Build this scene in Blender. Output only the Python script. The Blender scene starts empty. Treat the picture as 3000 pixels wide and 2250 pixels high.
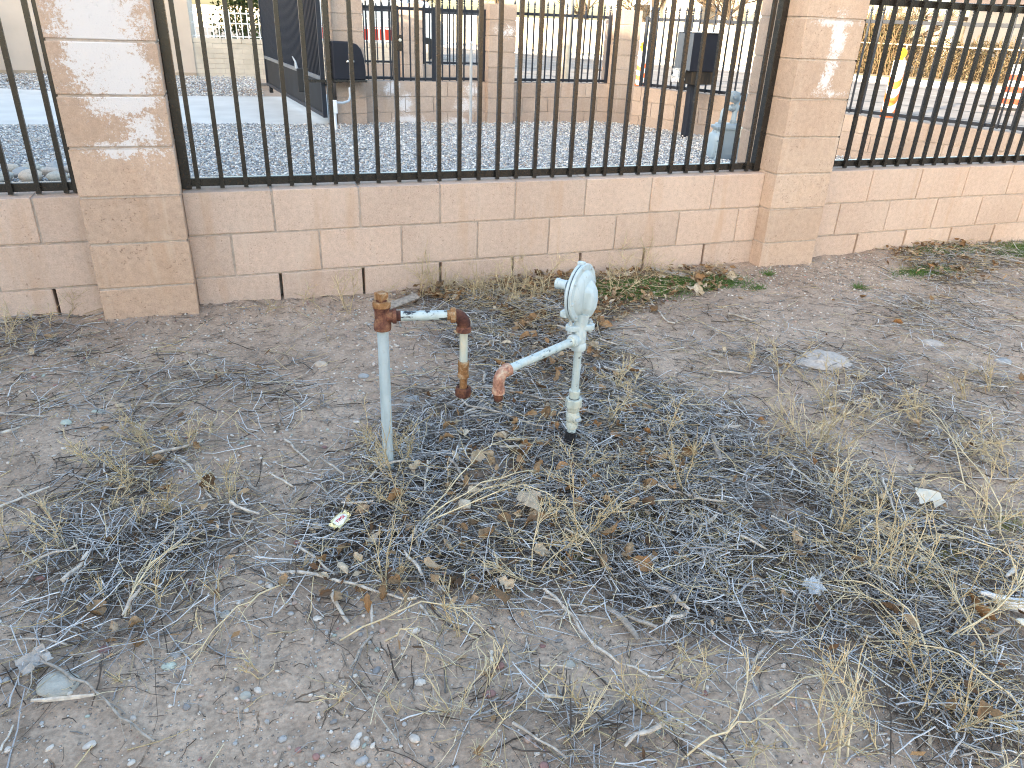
import bpy, bmesh, math, random
import numpy as np
from mathutils import Matrix, Vector

# ------------------------------------------------------------------ camera, world, sun, exposure
scene = bpy.context.scene
COL = scene.collection
rad = math.radians

cam_data = bpy.data.cameras.new('camera')
cam = bpy.data.objects.new('camera', cam_data)
COL.objects.link(cam)
cam_data.sensor_fit = 'HORIZONTAL'
cam_data.sensor_width = 36.0
cam_data.lens = 26.004
cam_data.clip_start = 0.05
cam_data.clip_end = 2000.0
CAM = Vector((-0.16356, -3.66765, 1.31063))
_yaw, _pitch, _roll = 0.36664, -0.45829, 0.04199
_f = Vector((math.sin(_yaw) * math.cos(_pitch), math.cos(_yaw) * math.cos(_pitch), math.sin(_pitch)))
_r = Vector((math.cos(_yaw), -math.sin(_yaw), 0))
_u = _r.cross(_f)
_R = _r * math.cos(_roll) + _u * math.sin(_roll)
_U = _u * math.cos(_roll) - _r * math.sin(_roll)
m4 = Matrix.Identity(4)
for i in range(3):
    m4[i][0] = _R[i]; m4[i][1] = _U[i]; m4[i][2] = -_f[i]; m4[i][3] = CAM[i]
cam.matrix_world = m4
scene.camera = cam

SUN_EL = rad(11.3)
SUN_H = Vector((-0.87, -0.49, 0)).normalized()       # horizontal direction towards the sun (behind the camera)
world = bpy.data.worlds.new('World')
scene.world = world
world.use_nodes = True
wn = world.node_tree
wn.nodes.clear()
sky = wn.nodes.new('ShaderNodeTexSky')
sky.sky_type = 'NISHITA'
sky.sun_disc = False
sky.sun_elevation = SUN_EL
sky.sun_rotation = math.atan2(SUN_H.x, SUN_H.y)
sky.air_density = 1.0
sky.dust_density = 2.0
sky.ozone_density = 0.6
bg = wn.nodes.new('ShaderNodeBackground')
bg.inputs['Strength'].default_value = 0.15
wo = wn.nodes.new('ShaderNodeOutputWorld')
wn.links.new(sky.outputs[0], bg.inputs[0])
wn.links.new(bg.outputs[0], wo.inputs[0])

sun_data = bpy.data.lights.new('sun', 'SUN')
sun_data.energy = 2.6
sun_data.angle = rad(0.5)
sun_data.color = (1.0, 0.86, 0.66)
sun = bpy.data.objects.new('sun', sun_data)
COL.objects.link(sun)
_to = Vector((SUN_H.x * math.cos(SUN_EL), SUN_H.y * math.cos(SUN_EL), math.sin(SUN_EL)))
sun.rotation_euler = _to.to_track_quat('Z', 'Y').to_euler()
sun.location = (-8, -16, 12)

vs = scene.view_settings
scene.display_settings.display_device = 'sRGB'
vs.view_transform = 'Standard'
vs.look = 'None'
vs.gamma = 1.0
vs.use_curve_mapping = False
vs.exposure = 2.78
scene.cycles.use_denoising = True
scene.cycles.denoising_prefilter = 'NONE'
scene.cycles.denoising_input_passes = 'RGB_ALBEDO_NORMAL'
scene.cycles.use_adaptive_sampling = False
scene.cycles.filter_width = 1.1
scene.cycles.max_bounces = 6
scene.cycles.diffuse_bounces = 3
scene.cycles.glossy_bounces = 3
scene.cycles.transparent_max_bounces = 6
scene.cycles.sample_clamp_indirect = 6.0

random.seed(7)
RNG = np.random.default_rng(11)
POLYS={
'core': [[(-0.091, -1.779), (-0.158, -2.015), (-0.039, -2.24), (0.178, -2.232), (0.369, -2.344), (0.529, -2.505), (0.739, -2.548), (0.783, -2.697), (0.97, -2.703), (1.031, -2.906), (0.989, -3.037), (1.189, -3.104), (1.92, -2.535), (1.807, -2.394), (1.738, -2.218), (1.572, -1.972), (1.57, -1.577), (1.318, -1.351), (1.364, -0.89), (1.464, -0.455), (1.267, -0.191), (0.781, -0.18), (0.575, -0.512), (0.657, -0.858), (0.817, -0.938), (0.728, -1.154), (0.355, -1.144), (0.304, -1.431), (0.129, -1.546)]] ,
'mid': [[(-0.909, -1.512), (-0.678, -1.371), (-0.548, -1.279), (-0.315, -1.37), (-0.241, -1.697), (-0.137, -1.867), (-0.218, -1.997), (-0.428, -2.14), (-0.528, -2.177), (-0.639, -2.185), (-0.767, -2.205)], [(-1.159, -0.295), (-0.955, -0.624), (-0.892, -1.06), (-0.989, -1.127)], [(-0.335, -0.858), (0.019, -0.925), (-0.014, -1.237), (-0.268, -1.215)], [(0.365, -2.452), (0.74, -2.693), (0.735, -2.827), (0.596, -2.907), (0.148, -2.758), (0.252, -2.623)], [(2.266, -1.129), (2.582, -1.53), (2.978, -1.711), (2.163, -2.346), (1.78, -2.146), (1.836, -1.711)], [(4.09, 0.133), (5.256, 0.064), (4.05, -0.875), (3.59, -0.576)], [(-1.219, -0.003), (-1.003, 0.167), (-0.764, -0.033), (-0.882, -0.477), (-1.114, -0.515)]] ,
'low': [[(-0.075, -2.203), (0.353, -2.389), (0.807, -2.593), (0.726, -2.95), (0.054, -2.727), (0.007, -2.445)], [(-0.792, -2.081), (-0.414, -2.12), (-0.322, -2.287), (-0.474, -2.339), (-0.735, -2.362)], [(1.83, -0.441), (2.395, -0.843), (2.361, -1.357), (1.796, -1.7), (1.403, -1.342)], [(-0.754, -0.512), (-0.095, -0.691), (0.035, -1.328), (-0.357, -1.38), (-0.741, -1.104)], [(3.078, -0.577), (3.935, -0.965), (3.155, -1.572), (2.676, -1.238)]] ,
'leafwall': [[(0.539, -0.067), (1.218, -0.005), (2.036, -0.076), (2.558, -0.065), (2.463, -0.305), (1.921, -0.464), (1.241, -0.857), (1.026, -0.629), (0.837, -0.297)], [(3.822, -0.017), (4.497, 0.045), (4.643, -0.16), (4.017, -0.679), (3.632, -0.586)]] ,
'leafcore': [[(0.963, -0.613), (1.354, -0.803), (1.181, -1.376), (1.271, -1.686), (0.889, -2.113), (0.728, -2.307), (0.179, -2.392), (-0.157, -2.202), (-0.136, -1.963), (0.277, -1.836), (0.553, -1.478)]] ,
}
STICKS=[
([(-0.9, -1.559), (-0.844, -1.532), (-0.783, -1.493)], 0.0048, 'dark grey stick lying half outside the left edge of the dirt') ,
([(-0.506, -1.416), (-0.439, -1.389), (-0.365, -1.359)], 0.0055, 'stout grey stick ending beside a small white stone') ,
([(-1.026, -0.943), (-0.957, -0.981), (-0.888, -1.011)], 0.0044, 'straight pale stick poking in at the left edge below the wall') ,
([(-0.534, -1.042), (-0.523, -0.946), (-0.446, -0.877)], 0.0041, 'bent brown stick hooked over bare soil left of the pipe post') ,
([(-0.597, -1.056), (-0.565, -1.034), (-0.536, -1.007)], 0.0027, 'short grey stick touching the foot of the bent brown stick') ,
([(-0.438, -1.436), (-0.386, -1.507), (-0.363, -1.612), (-0.332, -1.688)], 0.0036, 'crooked grey stick running down through the left weeds') ,
([(-0.278, -1.752), (-0.258, -1.797), (-0.205, -1.828)], 0.0048, 'knobbly grey stick left of the shiny candy wrapper') ,
([(-0.284, -1.834), (-0.211, -1.861), (-0.142, -1.881)], 0.0036, 'level brown stick leading right toward the candy wrapper') ,
([(-0.219, -1.575), (-0.278, -1.745), (-0.284, -1.826), (-0.265, -1.897), (-0.211, -2.007)], 0.0017, 'long thin curved grey stick bowing through the left litter') ,
([(-0.428, -1.715), (-0.328, -1.698)], 0.0027, 'pale short stick below the crooked grey stick') ,
([(-0.456, -1.899), (-0.431, -1.845), (-0.353, -1.798)], 0.0026, 'forked looking grey stick at the bottom of the left weeds') ,
([(-0.647, -1.374), (-0.642, -1.443), (-0.639, -1.495)], 0.0031, 'small upright white stick in the left weeds') ,
([(-0.106, -1.382), (-0.07, -1.476), (-0.047, -1.544)], 0.0043, 'short split grey stick on bare soil left of the post') ,
([(-0.807, -0.59), (-0.777, -0.742), (-0.803, -0.83)], 0.0031, 'dark curled stick alone on pebbly soil below the left pillar') ,
([(-0.732, -2.191), (-0.665, -2.235), (-0.586, -2.318), (-0.515, -2.411), (-0.448, -2.507)], 0.0033, 'long straight pale stick lying diagonally at the lower left') ,
([(-0.676, -1.976), (-0.641, -1.934), (-0.629, -1.882)], 0.0056, 'thick bent bleached stick in the lower left litter') ,
([(-0.741, -2.124), (-0.704, -2.142), (-0.637, -2.181)], 0.0029, 'smooth pale stick above the big flat pale stone') ,
([(-0.766, -1.882), (-0.716, -1.862), (-0.659, -1.847)], 0.0037, 'straight tan stick above the thick bent bleached one') ,
([(-0.72, -2.433), (-0.715, -2.401), (-0.711, -2.373)], 0.0026, 'pale stick at the bottom left corner') ,
([(-0.181, -2.085), (-0.104, -2.121), (-0.03, -2.18), (0.049, -2.235), (0.14, -2.298)], 0.0043, 'long smooth tan stick below the candy wrapper') ,
([(-0.12, -2.008), (-0.077, -2.081), (-0.038, -2.148)], 0.0039, 'peeling grey stick beside curled leaves below the candy wrapper') ,
([(-0.054, -2.203), (-0.046, -2.262), (-0.035, -2.31)], 0.0055, 'stubby white weathered stick standing out of dark soil below the wrapper') ,
([(0.027, -2.273), (0.026, -2.308), (0.021, -2.345)], 0.004, 'short pale broken stick right of the stubby white stick') ,
([(0.447, -2.361), (0.479, -2.428), (0.483, -2.534), (0.505, -2.586), (0.542, -2.631), (0.609, -2.693)], 0.004, 'longest gnarled white root stick across the lower middle') ,
([(0.423, -2.432), (0.488, -2.452), (0.553, -2.489)], 0.0031, 'knobbly grey stick crossing the gnarled white root') ,
([(0.441, -2.376), (0.542, -2.453)], 0.0027, 'straight grey stick above the knobbly crossing stick') ,
([(0.326, -2.537), (0.372, -2.508)], 0.0029, 'short clean wooden peg slanting beside the gnarled root') ,
([(0.263, -2.498), (0.249, -2.536)], 0.0046, 'stubby upright wood chip on the bare lower middle') ,
([(0.348, -2.568), (0.394, -2.578), (0.42, -2.605)], 0.0025, 'white twig lying under the square white stone chip') ,
([(0.238, -2.699), (0.286, -2.751), (0.314, -2.803)], 0.0031, 'grey stick slanting to the bottom edge in the middle') ,
([(0.325, -2.663), (0.362, -2.676)], 0.004, 'pale blunt wood chip lying level near the bottom middle') ,
([(0.14, -2.314), (0.161, -2.369), (0.164, -2.401)], 0.0031, 'grey broken end piece below the long smooth tan stick') ,
([(0.435, -2.684), (0.525, -2.719)], 0.002, 'thin straight grey stick near the bottom right of the middle') ,
([(0.525, -1.242), (0.549, -1.39), (0.604, -1.441), (0.646, -1.49), (0.751, -1.601)], 0.0046, 'white crooked branch below the hanging rusty union nut') ,
([(0.622, -1.347), (0.567, -1.406)], 0.0038, 'short white side twig of the crooked branch under the nut') ,
([(0.381, -1.718), (0.396, -1.841), (0.41, -1.906)], 0.0045, 'grey stick slanting right of the post foot') ,
([(0.31, -1.715), (0.26, -1.877)], 0.0033, 'pale stick pointing toward the viewer below the post') ,
([(0.318, -1.124), (0.523, -1.209), (0.765, -1.331), (0.88, -1.496), (0.93, -1.535), (0.998, -1.638)], 0.004, 'long dark branch passing behind the post and valve') ,
([(1.177, -1.226), (1.262, -1.25), (1.355, -1.245)], 0.0064, 'white bare stick to the right of the valve pipe') ,
([(0.164, -2.092), (0.207, -2.037), (0.217, -1.98)], 0.0034, 'white crooked stick in the central twig mat') ,
([(0.592, -2.156), (0.642, -2.234)], 0.0035, 'tan stick at the lower right of the big round leaf') ,
([(0.018, -1.851), (0.071, -1.883), (0.109, -1.87)], 0.0036, 'grey curved stick above and right of the candy wrapper') ,
([(0.023, -1.812), (0.146, -1.721)], 0.0032, 'grey stick leaning toward the foot of the post') ,
([(0.169, -1.702), (0.243, -1.705)], 0.005, 'white knobbly stick lying at the very foot of the post') ,
([(0.959, -2.046), (1.0, -2.126), (1.1, -2.181)], 0.0044, 'tan stick lying level in the middle of the right litter') ,
([(1.279, -1.852), (1.22, -1.987)], 0.0086, 'thick short weathered stick beside orange leaves on the right') ,
([(1.676, -2.209), (1.585, -2.346), (1.529, -2.46), (1.502, -2.537)], 0.0037, 'long grey branch running down the right litter') ,
([(1.613, -2.486), (1.68, -2.469), (1.754, -2.5)], 0.004, 'arched pale stick near the right edge') ,
([(1.202, -2.276), (1.25, -2.38)], 0.0033, 'grey straight stick under the right straw weeds') ,
([(1.048, -2.297), (1.095, -2.402)], 0.0036, 'grey stick parallel below the straight one on the right') ,
([(1.642, -1.317), (1.747, -1.378)], 0.0052, 'white stick chip left of the pale concrete lump') ,
([(0.816, -2.715), (0.879, -2.687)], 0.0044, 'broken grey wood chip below the orange leaves at lower right') ,
([(1.054, -2.332), (1.096, -2.408)], 0.0041, 'tan stick in the twig mat right of the centre') ,
([(0.729, -2.732), (0.718, -2.89), (0.703, -2.939)], 0.0017, 'long thin grey stick reaching the bottom edge on the right') ,
([(0.584, -2.875), (0.612, -2.909)], 0.0043, 'thick pale stick end at the bottom edge right of the middle') ,
([(1.809, -0.302), (1.881, -0.376), (2.054, -0.303), (2.165, -0.306), (2.316, -0.175)], 0.0085, 'gnarled white branch lying on the green patch by the wall') ,
([(2.122, -0.743), (2.17, -0.795), (2.193, -0.859)], 0.0064, 'tan peeled stick on bare soil before the right pillar') ,
([(1.834, -0.387), (1.808, -0.542), (1.758, -0.732), (1.772, -0.796)], 0.0056, 'grey branch running down from the green patch') ,
]
ROCKS=[
((-0.643, -2.289), 0.086, 0.043, 'w', 'large flat pale stone at the lower left') ,
((2.183, -1.365), 0.245, 0.139, 'c', 'large rough lump of pale concrete on bare soil right of the regulator') ,
((2.873, -1.325), 0.112, 0.056, 'c', 'small white crusty lump beyond the pale concrete lump') ,
((0.374, -1.208), 0.06, 0.037, 'g', 'grey angular stone just right of the post') ,
((0.237, -0.953), 0.045, 0.031, 'g', 'grey stone on cracked soil left of the post') ,
((-0.805, -1.055), 0.039, 0.025, 'n', 'pale green stone on the left bare soil') ,
((-0.371, -1.326), 0.03, 0.027, 'w', 'white stone at the end of the stout grey stick') ,
((0.423, -2.578), 0.03, 0.03, 'w', 'square white stone chip at the lower middle') ,
((-0.405, -2.376), 0.021, 0.021, 't', 'round cream pebble right of the large flat pale stone') ,
((-0.269, -2.443), 0.025, 0.025, 'w', 'white angular pebble at the lower left middle') ,
((-0.306, -2.179), 0.029, 0.017, 'w', 'white flat pebble below the left weeds') ,
((-0.425, -2.306), 0.032, 0.014, 'n', 'greenish flat pebble on the lower left soil') ,
((-0.412, -2.274), 0.025, 0.012, 'g', 'bluish flat pebble above the greenish one') ,
((0.088, -0.794), 0.058, 0.032, 't', 'tan half buried stone on bare soil left of the post') ,
((-0.714, -0.991), 0.048, 0.02, 'n', 'flat grey green stone on the upper left soil') ,
((0.66, -2.662), 0.022, 0.022, 't', 'pinkish pebble near the right end of the gnarled root') ,
((0.388, -2.504), 0.015, 0.012, 'r', 'small maroon pebble beside the wooden peg') ,
((-0.564, -2.203), 0.028, 0.019, 'r', 'dark red flat pebble at the lower left') ,
((2.1, -1.503), 0.031, 0.022, 'g', 'bluish pebble just below the pale concrete lump') ,
((3.022, -1.575), 0.074, 0.041, 'g', 'grey stone near the right edge above the weeds') ,
((0.019, -1.456), 0.021, 0.024, 'r', 'pink stone on bare soil left of the post') ,
((1.876, -1.218), 0.025, 0.019, 'g', 'small blue grey pebble on bare soil right of the regulator') ,
]
WEEDS= [((0.283, -0.254), 0.26, 'wl'), ((0.278, -0.181), 0.17, 'wl'), ((0.19, -0.221), 0.16, 'wl'), ((0.084, -0.082), 0.12, 'wa'), ((-0.107, -0.178), 0.15, 'wb'), ((0.471, -0.05), 0.13, 'wl'), ((0.691, 0.006), 0.22, 'wl'), ((0.752, -0.009), 0.17, 'wl'), ((0.805, -0.022), 0.14, 'wl'), ((0.951, -0.222), 0.19, 'wr'), ((1.02, -0.239), 0.24, 'wr'), ((1.098, -0.232), 0.2, 'wr'), ((1.158, -0.274), 0.22, 'wr'), ((1.24, -0.185), 0.18, 'wr'), ((1.323, -0.148), 0.2, 'wr'), ((1.318, -0.259), 0.18, 'wr'), ((1.021, -0.344), 0.14, 'wr'), ((1.089, -0.361), 0.16, 'wr'), ((1.209, -0.339), 0.13, 'wr'), ((0.88, -0.333), 0.13, 'wr'), ((1.882, -0.072), 0.24, 'wg'), ((1.926, -0.114), 0.2, 'wg'), ((2.0, -0.1), 0.24, 'wg'), ((1.676, -0.348), 0.15, 'wg'), ((2.096, -0.09), 0.12, 'wg'), ((1.743, -0.132), 0.12, 'wg'), ((-1.141, -0.065), 0.16, 'lp'), ((-1.017, -0.097), 0.17, 'lp'), ((-0.952, 0.015), 0.15, 'lp'), ((-1.043, -0.251), 0.12, 'lp'), ((-1.141, -0.263), 0.14, 'lp'), ((-0.691, -1.388), 0.13, 'lm'), ((-0.542, -1.493), 0.17, 'lm'), ((-0.504, -1.402), 0.17, 'lm'), ((-0.419, -1.384), 0.12, 'lm'), ((-0.366, -1.526), 0.14, 'lm'), ((-0.53, -1.779), 0.12, 'lm'), ((-0.697, -1.774), 0.16, 'lm'), ((-0.299, -1.716), 0.12, 'lm'), ((-0.446, -1.706), 0.13, 'lm'), ((-0.336, -1.27), 0.1, 'lm'), ((-0.827, -1.763), 0.15, 'lm'), ((-0.61, -1.655), 0.12, 'lm'), ((0.197, -1.714), 0.2, 'po'), ((0.241, -1.686), 0.17, 'po'), ((0.204, -1.922), 0.18, 'po'), ((0.174, -1.666), 0.12, 'po'), ((0.161, -1.555), 0.14, 'po'), ((0.992, -1.605), 0.2, 'vr'), ((1.142, -1.365), 0.15, 'vr'), ((1.196, -1.317), 0.14, 'vr'), ((1.193, -1.41), 0.12, 'vr'), ((1.171, -1.758), 0.18, 'vr'), ((0.775, -1.846), 0.12, 'vr'), ((0.451, -2.277), 0.2, 'ce'), ((0.47, -2.324), 0.16, 'ce'), ((0.615, -2.196), 0.22, 'ce'), ((0.435, -2.215), 0.15, 'ce'), ((0.074, -2.225), 0.18, 'ce'), ((0.204, -2.423), 0.14, 'ce'), ((0.594, -2.126), 0.16, 'ce'), ((1.892, -1.445), 0.2, 'rc'), ((1.596, -1.979), 0.26, 'rc'), ((1.663, -1.951), 0.22, 'rc'), ((1.62, -1.914), 0.2, 'rc'), ((1.888, -1.783), 0.16, 'rc'), ((2.077, -1.628), 0.14, 'rc'), ((2.018, -1.82), 0.13, 'rc'), ((1.371, -1.958), 0.18, 'rc'), ((1.465, -1.869), 0.16, 'rc'), ((1.133, -1.931), 0.22, 'rc'), ((1.017, -2.098), 0.16, 'rc'), ((1.65, -2.018), 0.18, 'rc'), ((1.642, -1.793), 0.14, 'rc'), ((1.819, -1.32), 0.12, 'rc'), ((1.303, -2.559), 0.3, 'rf'), ((1.385, -2.497), 0.28, 'rf'), ((1.351, -2.456), 0.22, 'rf'), ((1.337, -2.404), 0.2, 'rf'), ((1.371, -2.608), 0.2, 'rf'), ((1.306, -2.789), 0.26, 'rf'), ((1.401, -2.723), 0.2, 'rf'), ((1.156, -2.869), 0.22, 'rf'), ((1.06, -2.934), 0.2, 'rf'), ((1.408, -2.235), 0.18, 'rf'), ((1.599, -2.33), 0.18, 'rf'), ((1.799, -2.497), 0.2, 'rf'), ((1.956, -2.402), 0.18, 'rf'), ((2.156, -2.301), 0.2, 'rf'), ((2.118, -2.133), 0.15, 'rf'), ((2.148, -1.94), 0.15, 'rf'), ((2.672, -1.795), 0.15, 'rf'), ((2.49, -1.838), 0.12, 'rf'), ((0.627, -2.861), 0.2, 'bf'), ((0.69, -2.865), 0.22, 'bf'), ((0.818, -2.94), 0.2, 'bf'), ((0.877, -2.943), 0.24, 'bf'), ((0.927, -2.993), 0.16, 'bf'), ((0.321, -2.76), 0.16, 'bf'), ((0.535, -2.743), 0.2, 'bf'), ((0.593, -2.686), 0.16, 'bf'), ((0.388, -2.713), 0.12, 'bf'), ((1.102, -3.059), 0.15, 'bf'), ((0.663, -2.728), 0.16, 'bf'), ((1.082, -3.002), 0.18, 'bf'), ((0.141, -2.614), 0.12, 'bl'), ((0.222, -2.575), 0.14, 'bl'), ((0.142, -2.733), 0.12, 'bl'), ((0.032, -2.578), 0.1, 'bl'), ((-0.079, -2.515), 0.08, 'bl'), ((-0.239, -2.396), 0.1, 'bl'), ((-0.509, -2.318), 0.06, 'bl'), ((-0.321, -2.125), 0.1, 'bl'), ((-0.459, -2.118), 0.12, 'bl'), ((-0.564, -2.036), 0.1, 'bl'), ((-0.131, -2.094), 0.08, 'bl'), ((-0.359, -2.22), 0.08, 'bl')]
LONGS= [[(0.186, -2.0), (0.337, -1.927), (0.487, -1.76), (0.586, -1.68), (0.698, -1.644)], [(0.186, -2.0), (0.314, -1.972), (0.5, -1.922), (0.6, -1.895), (0.692, -1.842)], [(0.197, -1.995), (0.382, -2.019), (0.496, -1.994), (0.594, -2.075), (0.618, -2.258), (0.634, -2.389)], [(0.337, -1.927), (0.465, -1.93), (0.607, -1.991)], [(1.824, -2.522), (1.901, -2.459), (1.937, -2.318), (1.993, -2.188), (2.157, -1.916)], [(1.937, -2.318), (2.046, -2.112), (2.135, -1.936), (2.02, -1.903), (1.905, -1.922)], [(1.901, -2.459), (1.865, -2.316), (1.766, -2.247)], [(1.746, -2.67), (1.686, -2.614), (1.589, -2.53), (1.52, -2.461)], [(1.289, -3.018), (1.233, -2.884), (1.175, -2.802), (1.113, -2.749)], [(1.22, -2.838), (1.255, -2.701), (1.21, -2.585), (1.15, -2.539)], [(1.33, -2.9), (1.361, -2.818), (1.417, -2.676), (1.449, -2.591), (1.505, -2.488)], [(1.216, -2.782), (1.205, -2.685), (1.158, -2.568)], [(-0.055, -2.353), (0.06, -2.377), (0.145, -2.362), (0.218, -2.405), (0.266, -2.465), (0.284, -2.535)], [(0.05, -2.383), (0.086, -2.402), (0.108, -2.447), (0.123, -2.483)], [(0.537, -2.876), (0.642, -2.874), (0.75, -2.876), (0.771, -2.925)], [(0.224, -2.412), (0.228, -2.506), (0.232, -2.568), (0.173, -2.606)], [(-0.151, -2.128), (-0.229, -2.204), (-0.277, -2.246), (-0.379, -2.32)], [(-0.533, -2.118), (-0.48, -2.024), (-0.42, -1.948), (-0.353, -1.895)], [(-0.52, -2.099), (-0.496, -2.019), (-0.461, -1.949)], [(0.833, -2.982), (0.879, -2.901), (0.912, -2.819), (0.933, -2.766)], [(0.846, -2.987), (0.918, -2.905), (0.942, -2.839), (0.926, -2.814), (0.807, -2.814)]]
MISC= {'wrap': (0.001, -1.966), 'paper': (1.728, -2.351), 'bigleaf': (0.541, -2.033), 'plastic': (1.106, -2.571), 'greyleaf': (-0.696, -2.223), 'slat': (0.561, -0.167), 'white1': (3.279, -0.858), 'plank': (2.149, -0.135), 'chunk': (1.526, -2.775), 'bone': (1.505, -2.835), 'g1': (1.858, -0.279), 'g2': (2.165, -0.202), 'g3': (2.344, -0.276), 'g4': (4.307, -0.126), 'g5': (4.846, -0.205), 'g6': (3.804, -0.426), 'g7': (1.711, -1.965)}


# ------------------------------------------------------------------ node and material helpers
class NT:
    def __init__(s, name, rough=0.8, metal=0.0, spec=0.3):
        s.m = bpy.data.materials.new(name); s.m.use_nodes = True
        s.t = s.m.node_tree; s.N = s.t.nodes; s.L = s.t.links
        s.p = s.N['Principled BSDF']
        s.p.inputs['Roughness'].default_value = rough
        s.p.inputs['Metallic'].default_value = metal
        s.p.inputs['Specular IOR Level'].default_value = spec
        s._pos = None
    def node(s, t, **kw):
        n = s.N.new(t)
        for k, v in kw.items(): setattr(n, k, v)
        return n
    def set(s, sock, v):
        if hasattr(v, 'is_linked') or isinstance(v, bpy.types.NodeSocket): s.L.new(v, sock)
        else: sock.default_value = v
    def pos(s):
        if s._pos is None: s._pos = s.node('ShaderNodeNewGeometry').outputs['Position']
        return s._pos
    def objpos(s): return s.node('ShaderNodeTexCoord').outputs['Object']
    def vscale(s, v, sc):
        n = s.node('ShaderNodeVectorMath', operation='MULTIPLY'); s.set(n.inputs[0], v); n.inputs[1].default_value = sc
        return n.outputs[0]
    def noise(s, v, scale, detail=4.0, rough=0.55, dist=0.0):
        n = s.node('ShaderNodeTexNoise'); s.set(n.inputs['Vector'], v)
        n.inputs['Scale'].default_value = scale; n.inputs['Detail'].default_value = detail
        n.inputs['Roughness'].default_value = rough; n.inputs['Distortion'].default_value = dist
        return n.outputs['Fac']
    def voro(s, v, scale, feature='F1', out='Distance', rnd=1.0):
        n = s.node('ShaderNodeTexVoronoi', feature=feature); s.set(n.inputs['Vector'], v)
        n.inputs['Scale'].default_value = scale; n.inputs['Randomness'].default_value = rnd
        return n.outputs[out]
    def ramp(s, f, stops, interp='LINEAR'):
        n = s.node('ShaderNodeValToRGB'); s.set(n.inputs[0], f)
        r = n.color_ramp; r.interpolation = interp
        while len(r.elements) < len(stops): r.elements.new(0.5)
        for e, (p, c) in zip(r.elements, stops):
            e.position = p
            e.color = (c, c, c, 1) if isinstance(c, (int, float)) else (c[0], c[1], c[2], 1)
        return n.outputs[0]
    def math(s, op, a, b=0.0, c=0.0, clamp=False):
        n = s.node('ShaderNodeMath', operation=op); n.use_clamp = clamp
        s.set(n.inputs[0], a); s.set(n.inputs[1], b); s.set(n.inputs[2], c)
        return n.outputs[0]
    def mix(s, f, a, b, mode='MIX'):
        n = s.node('ShaderNodeMix', data_type='RGBA', blend_type=mode)
        s.set(n.inputs[0], f)
        for k, v in ((6, a), (7, b)):
            if isinstance(v, (tuple, list)): v = (v[0], v[1], v[2], 1)
            s.set(n.inputs[k], v)
        return n.outputs[2]
    def rnd(s): return s.node('ShaderNodeObjectInfo').outputs['Random']
    def attr(s, name, out='Color'):
        n = s.node('ShaderNodeAttribute'); n.attribute_name = name
        return n.outputs[out]
    def sep(s, v):
        n = s.node('ShaderNodeSeparateXYZ'); s.set(n.inputs[0], v); return n.outputs
    def base(s, c): s.set(s.p.inputs['Base Color'], (c[0], c[1], c[2], 1) if isinstance(c, (tuple, list)) else c)
    def bump(s, h, strength=0.3, dist=0.01):
        n = s.node('ShaderNodeBump'); n.inputs['Strength'].default_value = strength; n.inputs['Distance'].default_value = dist
        s.set(n.inputs['Height'], h); s.L.new(n.outputs[0], s.p.inputs['Normal'])
    def rough(s, v): s.set(s.p.inputs['Roughness'], v)

def simple(name, c, rough=0.7, var=0.15, scale=20, bump=0.0, metal=0.0, spec=0.3, objvar=0.0):
    k = NT(name, rough, metal, spec)
    f = k.noise(k.pos(), scale, 5)
    lo = [x * (1 - var) for x in c]; hi = [min(1, x * (1 + var)) for x in c]
    o = k.ramp(f, [(0.3, lo), (0.7, hi)])
    if objvar:
        o = k.mix(1.0, o, k.ramp(k.rnd(), [(0, 1 - objvar), (1, 1.0)]), 'MULTIPLY')
    k.base(o)
    if bump: k.bump(k.noise(k.pos(), scale * 4, 6), bump, 0.004)
    return k.m

def colattr(name, rough=0.85, bump=0.0, scale=300, spec=0.2):
    k = NT(name, rough, 0, spec)
    c = k.attr('col')
    n = k.noise(k.pos(), scale, 3)
    k.base(k.mix(1.0, c, k.ramp(n, [(0.3, 0.8), (0.7, 1.15)]), 'MULTIPLY'))
    if bump: k.bump(n, bump, 0.002)
    return k.m

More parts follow.
